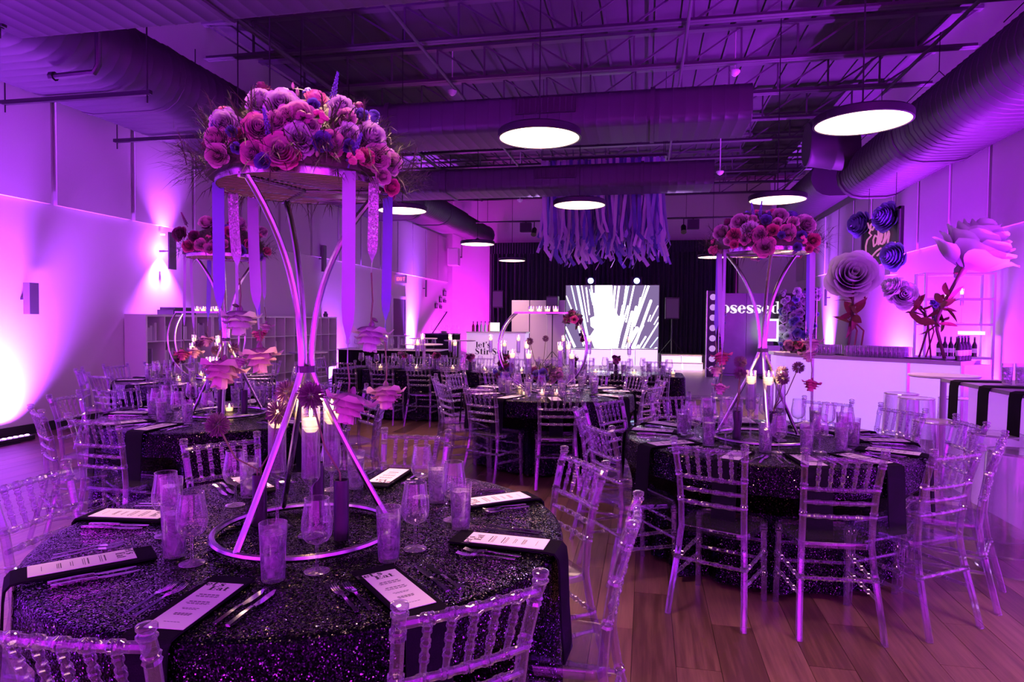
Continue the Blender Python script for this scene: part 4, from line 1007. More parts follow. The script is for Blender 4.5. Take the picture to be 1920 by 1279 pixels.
arrangement((C2.x, C2.y, ZT2), (.37, .37, .30), F2, 'dome of hot pink and mauve roses on the right stand', 12, 55, 520, [(1412, 402, .10, 'blue'), (1424, 396, .09, 'blue')], [(1505, 450, .03, 'hot')])
hangings(C2, ZT2, .286, [(190, .62, .034, 'lavr', .06, .066, 'hot', 'at the left of'), (165, .60, .034, 'bluer', .18, .055, 'rose', 'back left on'), (205, .74, .020, 'lavr', .14, .055, 'rose', 'front left of'),
                         (-12, .54, .030, 'lavr', .04, .062, 'mauve', 'at the right of'), (12, .56, .034, 'bluer', .10, .060, 'mauve', 'far right of'), (-30, .70, .018, 'lavr', .14, .055, 'hot', 'front right of')], 'the right stand')
g = 'centre of the right table'
for px, py, h in ((1408, 848, 'front'), (1425, 838, 'left'), (1450, 838, 'right')):
    pass
for dx, dy, h in ((-.08, -.08, 'left'), (.02, -.12, 'front'), (.11, -.03, 'right')):
    place(HOLD, (C2.x + dx, C2.y + dy, TZ + .002), 0, 'stemmed glass cylinder with a floating candle inside the right stand, ' + h + ' one', g)
v = atz(1381, 826, TZ); vase_stem((v.x, v.y, TZ + .002), .026, .19, [(head(1388, 679, v.y), .042, 'crimson allium globe upper left on the right table'), (head(1388, 700, v.y - .1), .042, 'crimson allium globe lower left on the right table')], 'black bud vase left in the right stand', '', g)
v = atz(1449, 826, TZ); vase_stem((v.x, v.y, TZ + .002), .026, .19, [(head(1467, 697, v.y), .04, 'crimson allium globe by the right rods of the right stand'), (head(1468, 710, v.y - .08), .042, 'dark crimson allium globe by the right rods'), (head(1497, 689, v.y), .04, 'crimson allium globe leaning out right of the right stand')], 'black bud vase right in the right stand', '', g)

# ------------------------------------------------------------------ left table centrepiece
C3 = Vector((-3.28, 4.72, 0)); ZT3 = 2.03
stand(C3, radians(-60), ZT3, .30, .286, 'brushed metal hourglass flower stand on the left round table')
F3 = [(385, 409, 26, 'rose'), (330, 434, 26, 'wine'), (373, 457, 22, 'pink'), (389, 464, 20, 'pink'), (453, 470, 18, 'blue'), (452, 412, 30, 'mauve'), (497, 430, 22, 'mauve'), (418, 455, 18, 'pink'), (348, 460, 22, 'hot'), (505, 470, 16, 'hot'), (470, 455, 18, 'hot'), (360, 440, 20, 'wine'), (430, 430, 20, 'hot'), (480, 440, 18, 'wine')]
arrangement((C3.x, C3.y, ZT3), (.36, .36, .28), F3, 'dome of dusky pink and wine roses on the left stand', 13, 50, 480, [(345, 415, .1, 'wine')], [], mini=['wine', 'hot', 'blue', 'wine', 'mauve'])
hangings(C3, ZT3, .286, [(185, .70, .020, 'lavr', .05, .06, 'rose', 'at the left of'), (150, .56, .034, 'bluer', .10, .06, 'rose', 'back left on'), (215, .66, .02, 'lavr', .10, .06, 'hot', 'front left of'),
                         (-5, .58, .034, 'bluer', .02, .062, 'hot', 'at the right of'), (20, .40, .028, 'lavr', .14, .058, 'mauve', 'far right of'), (-40, .72, .02, 'lavr', .08, .07, 'rose', 'front right of')], 'the left stand')
g = 'centre of the left table'
for dx, dy, h in ((-.10, -.06, 'left'), (.0, -.12, 'front'), (.11, .0, 'right')):
    place(HOLD, (C3.x + dx, C3.y + dy, TZ + .002), 0, 'stemmed glass cylinder with a floating candle inside the left stand, ' + h + ' one', g)
v = C3 + Vector((-.12, .10, 0)); vase_stem((v.x, v.y, TZ + .002), .026, .19, [(head(405, 657, v.y), .042, 'dark allium globe left of the rods on the left table'), (head(372, 645, v.y), .036, 'dark allium globe far left on the left table')], 'black bud vase left in the left stand', '', g)
v = C3 + Vector((.12, .06, 0)); vase_stem((v.x, v.y, TZ + .002), .026, .19, [(head(438, 653, v.y), .045, 'dark allium globe right of the rods on the left table')], 'black bud vase right in the left stand', '', g)
for px, py, h in ((430, 772, 'left'), (1020, 700, 'middle')):
    if h == 'left': p = atz(px, py, TZ); place(VOT, (p.x, p.y, TZ + .002), 0, 'small glass votive candle on the left round table', g)

# ------------------------------------------------------------------ hoop centrepieces
def hoop(C, r, zc, zs, label, gap=.13):
    t = thing('hoop_stand', label, 'flower stand', (C.x, C.y, TZ + .002)); z0 = zc - TZ; h = zs - zc; a0 = math.asin(min(1, h / r))
    for s in (-1, 1):
        P = [Vector((r * cos(a), s * gap / 2, z0 + r * sin(a))) for a in [pi - a0 + (2 * pi - (pi - 2 * a0)) * i / 48 for i in range(49)]]
        MB().tube(P, .0105, 8).build('hoop', M['chrome'], t)
    w = r * cos(a0)
    MB().bbox((-w - .01, -gap / 2 - .02, z0 + h - .008), (w + .01, gap / 2 + .02, z0 + h + .01)).build('shelf', M['chrome'], t, smooth=False)
    for sx in (-.7, 0, .7): MB().bar((sx * .25, -gap / 2, z0 - r + .012), (sx * .25, gap / 2, z0 - r + .012), .02, .012).build('cross_tie', M['chrome'], t)
    return t
def bouquet(c, rad, n, label, cols, seed, leafs=10, size=.04):
    t = thing('flower_cluster', label, 'flowers', c); rr = random.Random(seed)
    for i in range(n):
        d = Vector((rr.gauss(0, 1), rr.gauss(0, 1) - .4, rr.gauss(0, .8))).normalized(); p = Vector((d.x * rad[0], d.y * rad[1], d.z * rad[2])) * rr.uniform(.5, 1)
        orient(ob('rose', ROSE[rr.choice((0, 2, 3))], t, mat=PET[rr.choice(cols)]), p, d + Vector((0, -.4, .2)), size * rr.uniform(.7, 1.2))
    for i in range(leafs):
        d = Vector((rr.gauss(0, 1), rr.gauss(0, 1), rr.gauss(0, 1))).normalized(); orient(ob('leaf', LEAF, t), Vector((d.x * rad[0], d.y * rad[1], d.z * rad[2])) * .5, d, size * 2.2)
    tag(fern_mb((0, 0, 0), 0, rad[0] * .6, 0, 60, seed, .2, (rad[0] * .5, rad[0] * 1.1), .002).build('fern_fronds', M['fern'], t, smooth=False), kind='stuff')
    return t
CH4 = Vector((-1.09, 7.08, 0)); CH5 = Vector((-5.42, 7.4, 0))
hoop(CH4, .475, 1.240, 1.615, 'double metal hoop stand with a flat shelf on the middle table')
hoop(CH5, .50, 1.265, 1.60, 'double metal hoop stand with a flat shelf on the far left table')
for C, zs, nm in ((CH4, 1.627, 'middle'), (CH5, 1.612, 'far left')):
    for i in range(4): place(VOT, (C.x - .13 + i * .09, C.y, zs), 0, 'row of small votive candles on top of the %s hoop' % nm, 'votives on the %s hoop shelf' % nm)
bouquet((CH4.x + .33, CH4.y - .03, 1.55), (.13, .10, .12), 14, 'wine and mauve bouquet tied to the upper right of the middle hoop', ['wine', 'wine', 'mauve', 'hot'], 21, 12, .045)
bouquet((CH4.x + .43, CH4.y - .02, 1.36), (.03, .04, .10), 7, 'dark trailing flowers down the right of the middle hoop', ['wine', 'wine', 'blue'], 22, 8, .02)
bouquet((CH4.x - .42, CH4.y - .02, .98), (.10, .10, .16), 15, 'dark flowers at the lower left of the middle hoop', ['wine', 'blue', 'wine'], 23, 14, .045)
bouquet((CH4.x + .06, CH4.y - .16, .97), (.17, .12, .11), 18, 'violet bouquet standing before the middle hoop', ['blue', 'wine', 'blue', 'mauve'], 24, 14, .05)
tag(MB().lathe([(.03, 0), (.045, .05), (.05, .12), (.04, .15)], 14, cap1=False).build('glass_vase', M['glass'], None, (CH4.x + .06, CH4.y - .16, TZ + .002)), 'clear vase holding the violet bouquet before the middle hoop', 'vase')
v = CH4 + Vector((-.02, .05, 0)); vase_stem((v.x, v.y, TZ + .002), .026, .2, [(head(1049 - 56 + 0, 640, v.y), .042, 'crimson allium globe inside the middle hoop, left one'), (head(1023, 635, v.y), .036, 'crimson allium globe inside the middle hoop, right one')], 'black bud vase inside the middle hoop', '', 'centre of the middle table')
bouquet((CH5.x - .40, CH5.y, 1.0), (.07, .07, .13), 8, 'dark flowers at the lower left of the far left hoop', ['wine', 'blue', 'hot'], 25, 12, .04)
bouquet((CH5.x + .30, CH5.y, 1.45), (.09, .08, .10), 7, 'dark flowers at the upper right of the far left hoop', ['wine', 'hot', 'mauve'], 26, 10, .04)
g = 'tall candles of the hoop tables'
for C, nm, pts in ((CH4, 'middle', ((-.2, .14), (-.11, -.24), (.27, .1), (.33, -.1), (.22, -.22), (-.30, -.16))), (CH5, 'far left', ((-.25, .1), (.05, .15), (.25, -.12), (-.05, -.2)))):
    for i, (dx, dy) in enumerate(pts):
        place(TALL if i % 2 == 0 else HOLD, (C.x + dx, C.y + dy, TZ + .002), 0, 'tall stemmed glass candle around the %s hoop' % nm, g)
    for dx, dy in ((-.12, -.36), (.05, -.33), (.2, -.3), (-.3, .3)):
        place(VOT, (C.x + dx, C.y + dy, TZ + .002), 0, 'low votive candle at the foot of the %s hoop' % nm, 'low votives of the hoop tables')
# ------------------------------------------------------------------ long table dressing
g = 'on the long table'; LYM = (LY0 + LY1) / 2
for px, h in ((724, 1), (783, 0), (792, 1), (844, 1), (853, 0), (920, 1), (946, 0), (972, 1), (1056, 1), (1105, 1), (1180, 1)):
    p = aty(px, 650, LYM + R.uniform(-.12, .12)); place(TALL if h else HOLD, (p.x, p.y, TZ + .002), 0, 'tall stemmed glass candle lit on the long table', 'tall candles on the long table')
for i, (px, cols) in enumerate(((755, ['wine', 'hot', 'mauve']), (818, ['hot', 'rose', 'wine']), (882, ['hot', 'pink', 'wine']), (945, ['wine', 'hot']), (1078, ['wine']), (1155, ['wine', 'hot', 'pink']))):
    p = aty(px, 690, LYM - .08); nm = ('first', 'second', 'third', 'fourth', 'fifth', 'sixth')[i]
    tag(MB().lathe([(.035, 0), (.03, .08), (.022, .13), (.03, .16)], 12, cap1=False).build('bud_vase', M['black'], None, (p.x, p.y, TZ + .002)), 'small black vase on the long table, %s from the left' % nm, 'vase', g)
    bouquet((p.x, p.y, TZ + .21), (.08, .08, .06), 8, 'small bouquet in a black vase on the long table, %s from the left' % nm, cols, 40 + i, 8, .035)
for i, x in enumerate(LXS):
    for s, yy in ((-1, LY0 + .26), (1, LY1 - .26)):
        place(WG, (x + .10 * -s, yy, TZ + .002), 0, 'iced water glass on the %s side of the long table, %s from its left end' % ('near' if s < 0 else 'far', 'first' if i == 0 else ORD[i]), 'glasses on the long table')
        place(WI, (x + .19 * -s, yy + .05 * -s, TZ + .002), 0, 'wine glass on the %s side of the long table, %s from its left end' % ('near' if s < 0 else 'far', 'first' if i == 0 else ORD[i]), 'glasses on the long table')
    place(VOT, (x + .25, LYM - .12 + .1 * (i % 3), TZ + .002), 0, 'low votive candle on the long table, %s from the left' % ('first' if i == 0 else ORD[i]), 'votives on the long table')
    tag(MB().strip([(x, LY0 + .28, TZ + .006), (x, LY0 + .02, TZ + .006), (x, LY0 - .012, TZ - .004), (x, LY0 - .02, TZ - .05), (x, LY0 - .028, TZ - .3)], (1, 0, 0), .15, .006).build('napkin', M['blackcloth']), 'black napkin hanging on the near side of the long table, %s from the left' % ('first' if i == 0 else ORD[i]), 'napkin', 'napkins on the long table')
# ================================================================== LEFT WALL FURNITURE
def cubby(y0, y1, label):
    t = thing('cubby_shelf', label, 'shelf', (XL, y0, 0)); n = 4; w = y1 - y0; d = .39; H_ = 1.545; th = .035
    MB().bbox((.01, 0, 0), (d, th, H_)).build('side_panel', M['white'], t, smooth=False); MB().bbox((.01, w - th, 0), (d, w, H_)).build('side_panel', M['white'], t, smooth=False)
    MB().bbox((.01, 0, H_), (d, w, H_ + th)).build('top_panel', M['white'], t, smooth=False); MB().bbox((.01, th, 0), (d, w - th, th)).build('bottom_panel', M['white'], t, smooth=False)
    MB().bbox((.01, th, th), (.02, w - th, H_)).build('back_panel', M['white'], t, smooth=False)
    for i in range(1, 4):
        MB().bbox((.02, th, i * H_ / 4 - .009), (d, w - th, i * H_ / 4 + .009)).build('shelf_board', M['white'], t, smooth=False)
        MB().bbox((.021, th + i * (w - 2 * th) / 4 - .009, th), (d - .002, th + i * (w - 2 * th) / 4 + .009, H_)).build('divider', M['white'], t, smooth=False)
    return t
cubby(8.76, 10.34, 'white cubby shelf along the left wall, unit nearest the camera'); cubby(10.35, 11.93, 'white cubby shelf along the left wall, second unit')
cubby(11.94, 13.52, 'white cubby shelf along the left wall, third unit'); cubby(13.53, 15.11, 'white cubby shelf along the left wall, farthest unit')
BK = [pm('spine_%d' % i, c, .6) for i, c in enumerate(((.55, .5, .55), (.12, .1, .13), (.35, .3, .4), (.7, .68, .72)))]
for i, (c0, row, nb) in enumerate(((0, 3, 5), (0, 2, 4), (1, 3, 2), (1, 2, 6), (2, 3, 3), (3, 3, 4), (12, 2, 2), (14, 2, 3), (9, 2, 2))):
    y = 8.83 + c0 * .397; z = row * .386 + .012
    for k in range(nb):
        h = R.uniform(.20, .30); w = R.uniform(.02, .05)
        tag(MB().bbox((XL + .10, y, z), (XL + .34, y + w, z + h)).build('book', R.choice(BK), smooth=False), 'thin book or box standing in the white cubby shelf, %s cubby from the near end' % ('first', 'second', 'third', 'fourth', 'fifth', 'sixth', 'seventh', 'eighth', 'ninth', 'tenth', 'eleventh', 'twelfth', 'thirteenth', 'fourteenth', 'fifteenth')[c0], 'book', 'things in the cubby shelves')
        y += w + .004
p = atx(330, 590, XL + .2); tag(MB().bbox((XL + .05, p.y - .25, 1.581), (XL + .35, p.y + .30, 1.66)).bbox((XL + .06, p.y - .2, 1.66), (XL + .34, p.y + .22, 1.70)).build('equipment_case', M['black'], smooth=False), 'flat black case lying on top of the nearest cubby shelf', 'case')
p = atx(612, 593, XL + .2)
tag(MB().lathe([(.05, 0), (.06, .06), (.03, .1), (.035, .13)], 12).build('small_vase', M['steel'], None, (XL + .2, min(p.y, 14.9), 1.581)), 'small dark vase on top of the farthest cubby shelf', 'vase')
# far door, exit sign, frames
d = MB().bbox((XL - .06, 19.75, 0), (XL + .004, 20.85, 2.2)).build('door_1', pm('door_dark', (.10, .08, .11), .6), smooth=False); struct(d)
for lo, hi in (((XL - .02, 19.66, 0), (XL + .03, 19.75, 2.29)), ((XL - .02, 20.85, 0), (XL + .03, 20.94, 2.29)), ((XL - .02, 19.75, 2.2), (XL + .03, 20.85, 2.29))): MB().bbox(lo, hi).build('door_frame', M['wall'], d, smooth=False)
MB().tube([(XL + .01, 20.75, 1.05), (XL + .06, 20.75, 1.05), (XL + .06, 20.62, 1.05)], .012, 6).build('door_handle', M['chrome'], d)
t = thing('exit_sign', 'small red lit exit sign above the far left door', 'exit sign', (XL, 20.0, 2.82)); MB().bbox((0, -.05, -.13), (.36, .05, .13)).build('housing', M['white'], t, smooth=False)
mb = MB()
for i, s in enumerate((g_rect(0, 0, .06, .5) + g_rect(0, 0, .3, .06) + g_rect(0, .22, .25, .28) + g_rect(0, .44, .3, .5), g_path([(0, 0), (.32, .5)], [.06, .06]) + g_path([(0, .5), (.32, 0)], [.06, .06]), g_rect(.1, 0, .16, .5), g_rect(.13, 0, .19, .5) + g_rect(0, .44, .32, .5))):
    for q in s: mb.prism([(x * .2 + .06 + i * .068, y * .2 - .05) for x, y in q], 0, .004)
mb.v = [(x, -.051 - z, y) for x, y, z in mb.v]; mb.build('letters', emat('exit_red', (1, .05, .08), 4), t, smooth=False)
for i, (x0, y0, x1, y1) in enumerate(((815, 568, 820, 579), (823, 556, 828, 568), (830, 544, 836, 556), (823, 573, 828, 579), (830, 562, 836, 568))):
    a = atx(x0, y0, XL); b = atx(x1, y1, XL); nm = ('lowest left', 'middle', 'highest', 'small lower', 'small upper')[i]
    t = thing('picture_frame', 'dark picture frame in the stepped group on the left wall, %s one' % nm, 'picture', (XL, (a.y + b.y) / 2, (a.z + b.z) / 2), group='stepped picture frames')
    w, h = abs(b.y - a.y) * .85, abs(a.z - b.z) * .9
    MB().bbox((.002, -w / 2, -h / 2), (.03, w / 2, h / 2)).build('frame', M['black'], t, smooth=False); MB().bbox((.03, -w / 2 + .04, -h / 2 + .04), (.034, w / 2 - .04, h / 2 - .04)).build('picture', BK[2], t, smooth=False)
p = aty(851, 482, 25.2)
t = thing('wall_speaker', 'white boxy loudspeaker hung high in the back left corner', 'speaker', p); MB().box((0, 0, 0), (.42, .35, .68)).build('cabinet', M['white'], t, smooth=False); MB().box((0, -.18, 0), (.36, .01, .62)).build('grille', M['wall'], t, smooth=False); MB().bar((0, .17, 0), (0, YB - p.y, .1), .06).build('bracket', M['black'], t, smooth=False)
# ================================================================== STAGE END
t = thing('stage_curtain', 'wide black pleated curtain across the back of the stage', 'curtain', (0, YB - .35, 0)); CU = pm('curtain_velvet', (.012, .010, .030), .9, sheen=.12)
x = -6.11; i = 0
while x < 3.25:
    w = 1.565
    def fn(u, v, x=x, w=w, i=i): return (x + u * w, .07 * sin(u * 2 * pi * 9) + .03 * sin(u * 2 * pi * 23 + i), .02 + v * 4.5)
    MB().grid(fn, 90, 4).build('curtain_panel', CU, t); x += w; i += 1
def fn(u, v): return (-6.11 + u * 9.4, -.12 + .03 * sin(u * 2 * pi * 90), 4.18 + v * .42)
MB().grid(fn, 560, 1).build('valance', CU, t)
MB().tube([(-6.2, 0, 4.6), (3.4, 0, 4.6)], .03, 8).build('curtain_rod', M['black'], t)
MB().bar((-6.15, .02, 0), (-6.15, .02, 4.6), .05).bar((3.35, .02, 0), (3.35, .02, 4.6), .05).build('upright', M['black'], t, smooth=False)
# LED screen with its picture
S0, S1 = aty(1060, 652, 24), aty(1236, 535, 24); SW, SH = S1.x - S0.x, S1.z - S0.z
t = thing('led_screen', 'large glowing LED screen showing white streaks bursting upward', 'screen', (S0.x, 24, S0.z))
MB().bbox((-.03, .01, -.03), (SW + .03, .14, SH + .03)).build('screen_frame', M['black'], t, smooth=False)
MB().bbox((0, 0, 0), (SW, .01, SH)).build('panel', emat('led_grey', (.20, .13, .30), .9), t, smooth=False)
for s in (.15, .85): MB().bbox((SW * s - .04, .05, -S0.z), (SW * s + .04, .11, 0)).build('screen_leg', M['black'], t, smooth=False)
LW, LP_, LC = emat('led_white', (1, .98, 1), 3.2, True), emat('led_pink', (1, .72, 1), 2.2), emat('led_cyan', (.6, .92, 1), 1.9)
def sp(px, py): return ((px - 100) / 945 * SW, (1020 - py) / 625 * SH)   # crop pixels to screen
ST = [(155, 395, 215, 640, 12, 2), (218, 395, 345, 985, 26, 2), (262, 395, 330, 760, 12, 1), (310, 420, 345, 690, 14, 0), (345, 435, 372, 560, 8, 2), (362, 395, 385, 590, 16, 0), (390, 480, 405, 620, 18, 0), (104, 505, 215, 760, 14, 0), (185, 665, 290, 1000, 10, 0),
      (100, 820, 200, 1015, 26, 0), (100, 890, 150, 1000, 12, 2), (215, 740, 310, 1000, 8, 0), (285, 870, 330, 1015, 12, 2), (605, 400, 590, 620, 20, 0), (645, 400, 612, 700, 20, 1), (720, 400, 680, 720, 20, 0), (742, 400, 700, 640, 8, 2), (795, 395, 720, 760, 16, 0), (860, 520, 835, 660, 14, 0),
      (910, 395, 800, 760, 10, 0), (940, 398, 800, 800, 22, 0), (965, 548, 800, 1015, 26, 0), (1035, 598, 960, 750, 12, 1), (1042, 705, 1000, 780, 10, 0), (1042, 765, 890, 1020, 16, 0), (962, 690, 940, 750, 10, 0), (918, 900, 850, 1020, 16, 0), (1038, 905, 965, 1005, 10, 2), (1030, 1005, 1010, 1030, 10, 0), (845, 985, 825, 1020, 14, 0), (780, 660, 690, 1015, 30, 0), (820, 610, 740, 1015, 26, 0), (735, 600, 620, 1015, 14, 0), (690, 600, 620, 1010, 30, 0), (890, 790, 780, 1015, 20, 0), (830, 820, 730, 1015, 40, 0)]
mb = MB(); k = 0
for x0, y0, x1, y1, w, c in ST:
    k += 1; a, b = Vector(sp(x0, min(y0, 1015))), Vector(sp(x1, min(y1, 1015))); d = (b - a).normalized(); n = Vector((-d.y, d.x)) * (w / 945 * SW / 2)
    def cl(q): return (max(.005, min(SW - .005, q.x)), max(.005, min(SH - .005, q.y)))
    P = [cl(a + n), cl(a - n), cl(b - n * 1.0), cl(b + n * 1.0)]; y = -.0015 - .0001 * k
    mb.add([(q[0], y, q[1]) for q in P], [(0, 1, 2, 3)], c)
    h = [(a + Vector((cos(j * pi / 4), sin(j * pi / 4))) * (w * .85 / 945 * SW / 1.6)) for j in range(8)]
    if y0 > 400: mb.add([(cl(q)[0], y - .00005, cl(q)[1]) for q in h], [tuple(range(7, -1, -1))], c)
core = [(400, 395), (575, 395), (590, 600), (640, 700), (700, 690), (715, 720), (680, 800), (640, 1015), (400, 1015), (355, 900), (400, 830), (360, 800), (355, 720), (400, 700), (385, 600), (405, 560)]
mb.add([(sp(*q)[0], -.0060, sp(*q)[1]) for q in core], [tuple(range(len(core)))], 0)
mb.build('screen_picture', [LW, LP_, LC], t, smooth=False)
# moving heads above the screen
for px, nm in ((1108, 'left'), (1194, 'right')):
    p = aty(px, 527, 24.2)
    t = thing('moving_head', 'stage moving head shining pale blue above the screen, %s one' % nm, 'stage light', p, group='moving heads')
    MB().box((0, .1, -.16), (.30, .26, .10)).build('base', M['black'], t, smooth=False)
    for s in (-1, 1): MB().box((s * .17, .08, 0), (.04, .12, .3)).build('yoke', M['black'], t, smooth=False)
    mb = MB().lathe([(.12, -.12), (.15, .0), (.15, .10), (.12, .12)], 16); mb.v = [(x, -z, y) for x, y, z in mb.v]; mb.build('lamp_head', pm('lampblue' + nm, (.05, .05, .2), .4), t)
    mb = MB().lathe([(.10, .122), (.09, .13)], 16); mb.v = [(x, -z, y) for x, y, z in mb.v]; mb.build('lens', emat_cached('headlens', (.5, .75, 1), 9), t)
    MB().bar((0, .1, -.21), (0, .1, SH + S0.z - p.z - .0), .05).build('mount', M['black'], t, smooth=False)
# glowing cubes of the booth and the steps
GC = pm('glow_cube', (.9, .85, .95), .5, emit=(.86, .52, 1), es=.95)
for i in range(4):
    a = aty(1060 + i * 43.5, 655, 22.9); b = aty(1060 + (i + 1) * 43.5, 655, 22.9); z1 = a.z
    t = thing('light_cube', 'glowing white cube of the booth under the screen, %s from the left' % ('first', 'second', 'third', 'fourth')[i], 'light cube', ((a.x + b.x) / 2, 23.2, 0), group='glowing cubes')
    w = b.x - a.x - .03
    MB().bbox((-w / 2, -.3, .02), (w / 2, .3, z1 - .01)).build('glowing_body', GC, t, smooth=False); MB().bbox((-w / 2 - .01, -.31, z1 - .01), (w / 2 + .01, .31, z1 + .015)).build('top_plate', M['white'], t, smooth=False)
for r_ in range(2):
    for c_ in range(2):
        x0 = .52 + c_ * .64; t = thing('light_step', 'glowing white step beside the booth, %s %s' % (('lower', 'upper')[r_], ('left', 'right')[c_]), 'light step', (x0 + .31, 21.6 + .45 * r_, 0), group='glowing steps')
        MB().bbox((-.30, -.22, .02), (.30, .22, .22 + .22 * r_)).build('glowing_body', GC, t, smooth=False); MB().bbox((-.315, -.23, .22 + .22 * r_), (.315, .23, .245 + .22 * r_)).build('tread', M['white'], t, smooth=False)
tag(MB().bbox((.45, 22.35, .0), (1.9, 23.4, .46)).build('stage_riser', M['black'], smooth=False), 'low black riser behind the glowing steps', 'stage')
def speaker_stand(x, y, z0, zs, w, h, label, tri=True):
    t = thing('speaker_stand', 'black tripod stand under ' + label, 'stand', (x, y, z0)); MB().tube([(0, 0, .02), (0, 0, zs - z0)], .018, 8).build('pole', M['black'], t)
    for k in range(3):
        a = k * 2.09 + .5; MB().tube([(0, 0, .5), (.45 * cos(a), .45 * sin(a), 0)], .013, 6).build('leg', M['black'], t)
    t = thing('loudspeaker', label, 'speaker', (x, y, zs)); MB().bbox((-w / 2, -w * .45, 0), (w / 2, w * .45, h)).build('cabinet', M['black'], t, smooth=False); MB().bbox((-w * .44, -w * .47, h * .05), (w * .44, -w * .45, h * .93)).build('grille', M['steel'], t, smooth=False)
p = aty(1260, 598, 23); speaker_stand(p.x, 23, .46, p.z, .46, .72, 'the black loudspeaker right of the screen')
p = aty(1036, 590, 22.3); speaker_stand(p.x, 22.3, 0, p.z, .40, .62, 'the black loudspeaker left of the screen')
p = aty(935, 577, 25); speaker_stand(p.x, 25, 0, p.z, .42, .66, 'the black loudspeaker beside the white corner wall')
# white folding screens
for i in range(3):
    a = aty(960 + i * 33.5, 563, 22.6); b = aty(960 + (i + 1) * 33.5 - 1, 563, 22.6)
    tag(MB().bbox((a.x, 22.57 + .05 * (i % 2), .04), (b.x, 22.61 + .05 * (i % 2), a.z)).bbox((a.x, 22.55, 0), (b.x, 22.67, .04)).build('screen_panel', M['white'], smooth=False), 'plain white upright screen left of the LED wall, %s' % ('left one', 'middle one', 'right one')[i], 'screen', 'white screens')
# far bar with printed front, bottles and lamp
a, b = aty(875, 622, 18.6), aty(985, 622, 18.6); t = thing('far_bar', 'white bar counter with black lettering in front of the corner', 'bar', ((a.x + b.x) / 2, 18.9, 0)); w = b.x - a.x
MB().bbox((-w / 2, -.3, .03), (w / 2, .3, 1.16)).build('counter_body', pm('bar_front_far', (.88, .84, .9), .5, emit=(.75, .45, 1), es=.35), t, smooth=False); MB().bbox((-w / 2 - .03, -.33, 1.16), (w / 2 + .03, .33, 1.2)).build('counter_top', M['white'], t, smooth=False)
mb = word("let's", .23, 0, .006, -w / 2 + .28, .74); word('Stir Sour', .25, 0, .006, -w / 2 + .26, .54, mb); mb.v = [(x, -.302 - z, y) for x, y, z in mb.v]; mb.build('lettering', M['ink'], t, smooth=False)
for i in range(5):
    x = -w / 2 + .12 + i * .12
    tt = thing('bottle', 'bottle standing on the far white bar', 'bottle', ((a.x + b.x) / 2 + x, 18.9, 1.2), group='bottles on the far bar'); c = ((.25, .02, .08), (.05, .03, .05), (.6, .6, .7), (.5, .5, .6), (.3, .05, .1))[i]
    MB().lathe([(.045, 0), (.045, .17), (.018, .22), (.018, .27)], 10).build('body', pm('bottle%d' % i, c, .2), tt); MB().lathe([(.02, .27), (.02, .30)], 8).build('cap', M['black'], tt)
t = thing('bar_lamp', 'glowing white box lamp standing on the far bar', 'lamp', ((a.x + b.x) / 2 - .08, 18.85, 1.2)); MB().bbox((-.11, -.11, .02), (.11, .11, .26)).build('shade', emat('boxlamp', (1, .82, 1), 3.5), t, smooth=False); MB().bbox((-.12, -.12, 0), (.12, .12, .02)).build('base', M['black'], t, smooth=False)
# dark high counter with plates and glasses, rail
a, b = aty(797, 624, 17.6), aty(852, 624, 17.6); t = thing('serving_counter', 'tall black-clothed counter with stacked plates near the far door', 'counter', ((a.x + b.x) / 2, 17.9, 0)); w = b.x - a.x
MB().bbox((-w / 2, -.3, 0), (w / 2, .3, 1.12)).build('cloth_body', M['blackcloth'], t, smooth=False); MB().bbox((-w / 2 - .02, -.32, 1.12), (w / 2 + .02, .32, 1.15)).build('top', M['black'], t, smooth=False)
pl = MB().lathe([(.03, 0), (.12, .012), (.122, .016), (.03, .006)], 18).mesh('plate', M['white'])
for i in range(5): tag(ob('plate', pl, None, ((a.x + b.x) / 2 + .05, 17.85, 1.152 + i * .014)), 'white plate in the stack on the far black counter', 'plate', 'stacked plates')
for i in range(8): place(WI, ((a.x + b.x) / 2 - .36 + i * .105, 18.05, 1.152), 0, 'stemmed glass lined up on the far black counter', 'glasses on the far counter')
a, b = atx(838, 585, XL + .12), atx(826, 608, XL + .12); tag(MB().tube([(a.x, a.y, a.z), (b.x, b.y - 1.6, .75)], .03, 8).tube([(XL, a.y, a.z), (a.x, a.y, a.z)], .015, 6).tube([(XL, b.y - 1.6, .75), (b.x, b.y - 1.6, .75)], .015, 6).build('handrail', M['steel']), 'sloping dark handrail on the left wall near the back corner', 'handrail')
def cocktail(x, y, z, r, label, mat=None, rp=.03):
    t = thing('cocktail_table', label, 'table', (x, y, 0)); mat = mat or M['white']
    MB().lathe([(r * .2, z - .03), (r * .95, z - .022), (r, z - .012), (r * .99, z)], 28).build('tabletop', mat, t); MB().lathe([(rp, 0), (rp, z - .02)], 12).build('column', mat, t); MB().lathe([(r * .6, 0), (r * .6, .012), (rp * 1.4, .02)], 24).build('base', mat, t)
for px, py, nm in ((793, 634, 'before the far black counter'), (795, 645, 'low one before the far counter'), (862, 638, 'left of the far white bar'), (747, 629, 'beside the far left door')):
    p = atz(px, py, 1.05); 
    if p.y > 22 or p.y < 11: p = aty(px, py, 16.5)
    cocktail(p.x, p.y, 1.05, .38, 'white round cocktail table ' + nm)
p = atz(575, 662, 1.0); p = aty(578, 660, 11.6); cocktail(p.x, p.y, p.z, .36, 'violet lit cocktail table before the cubby shelves', M['lilac'], .07)
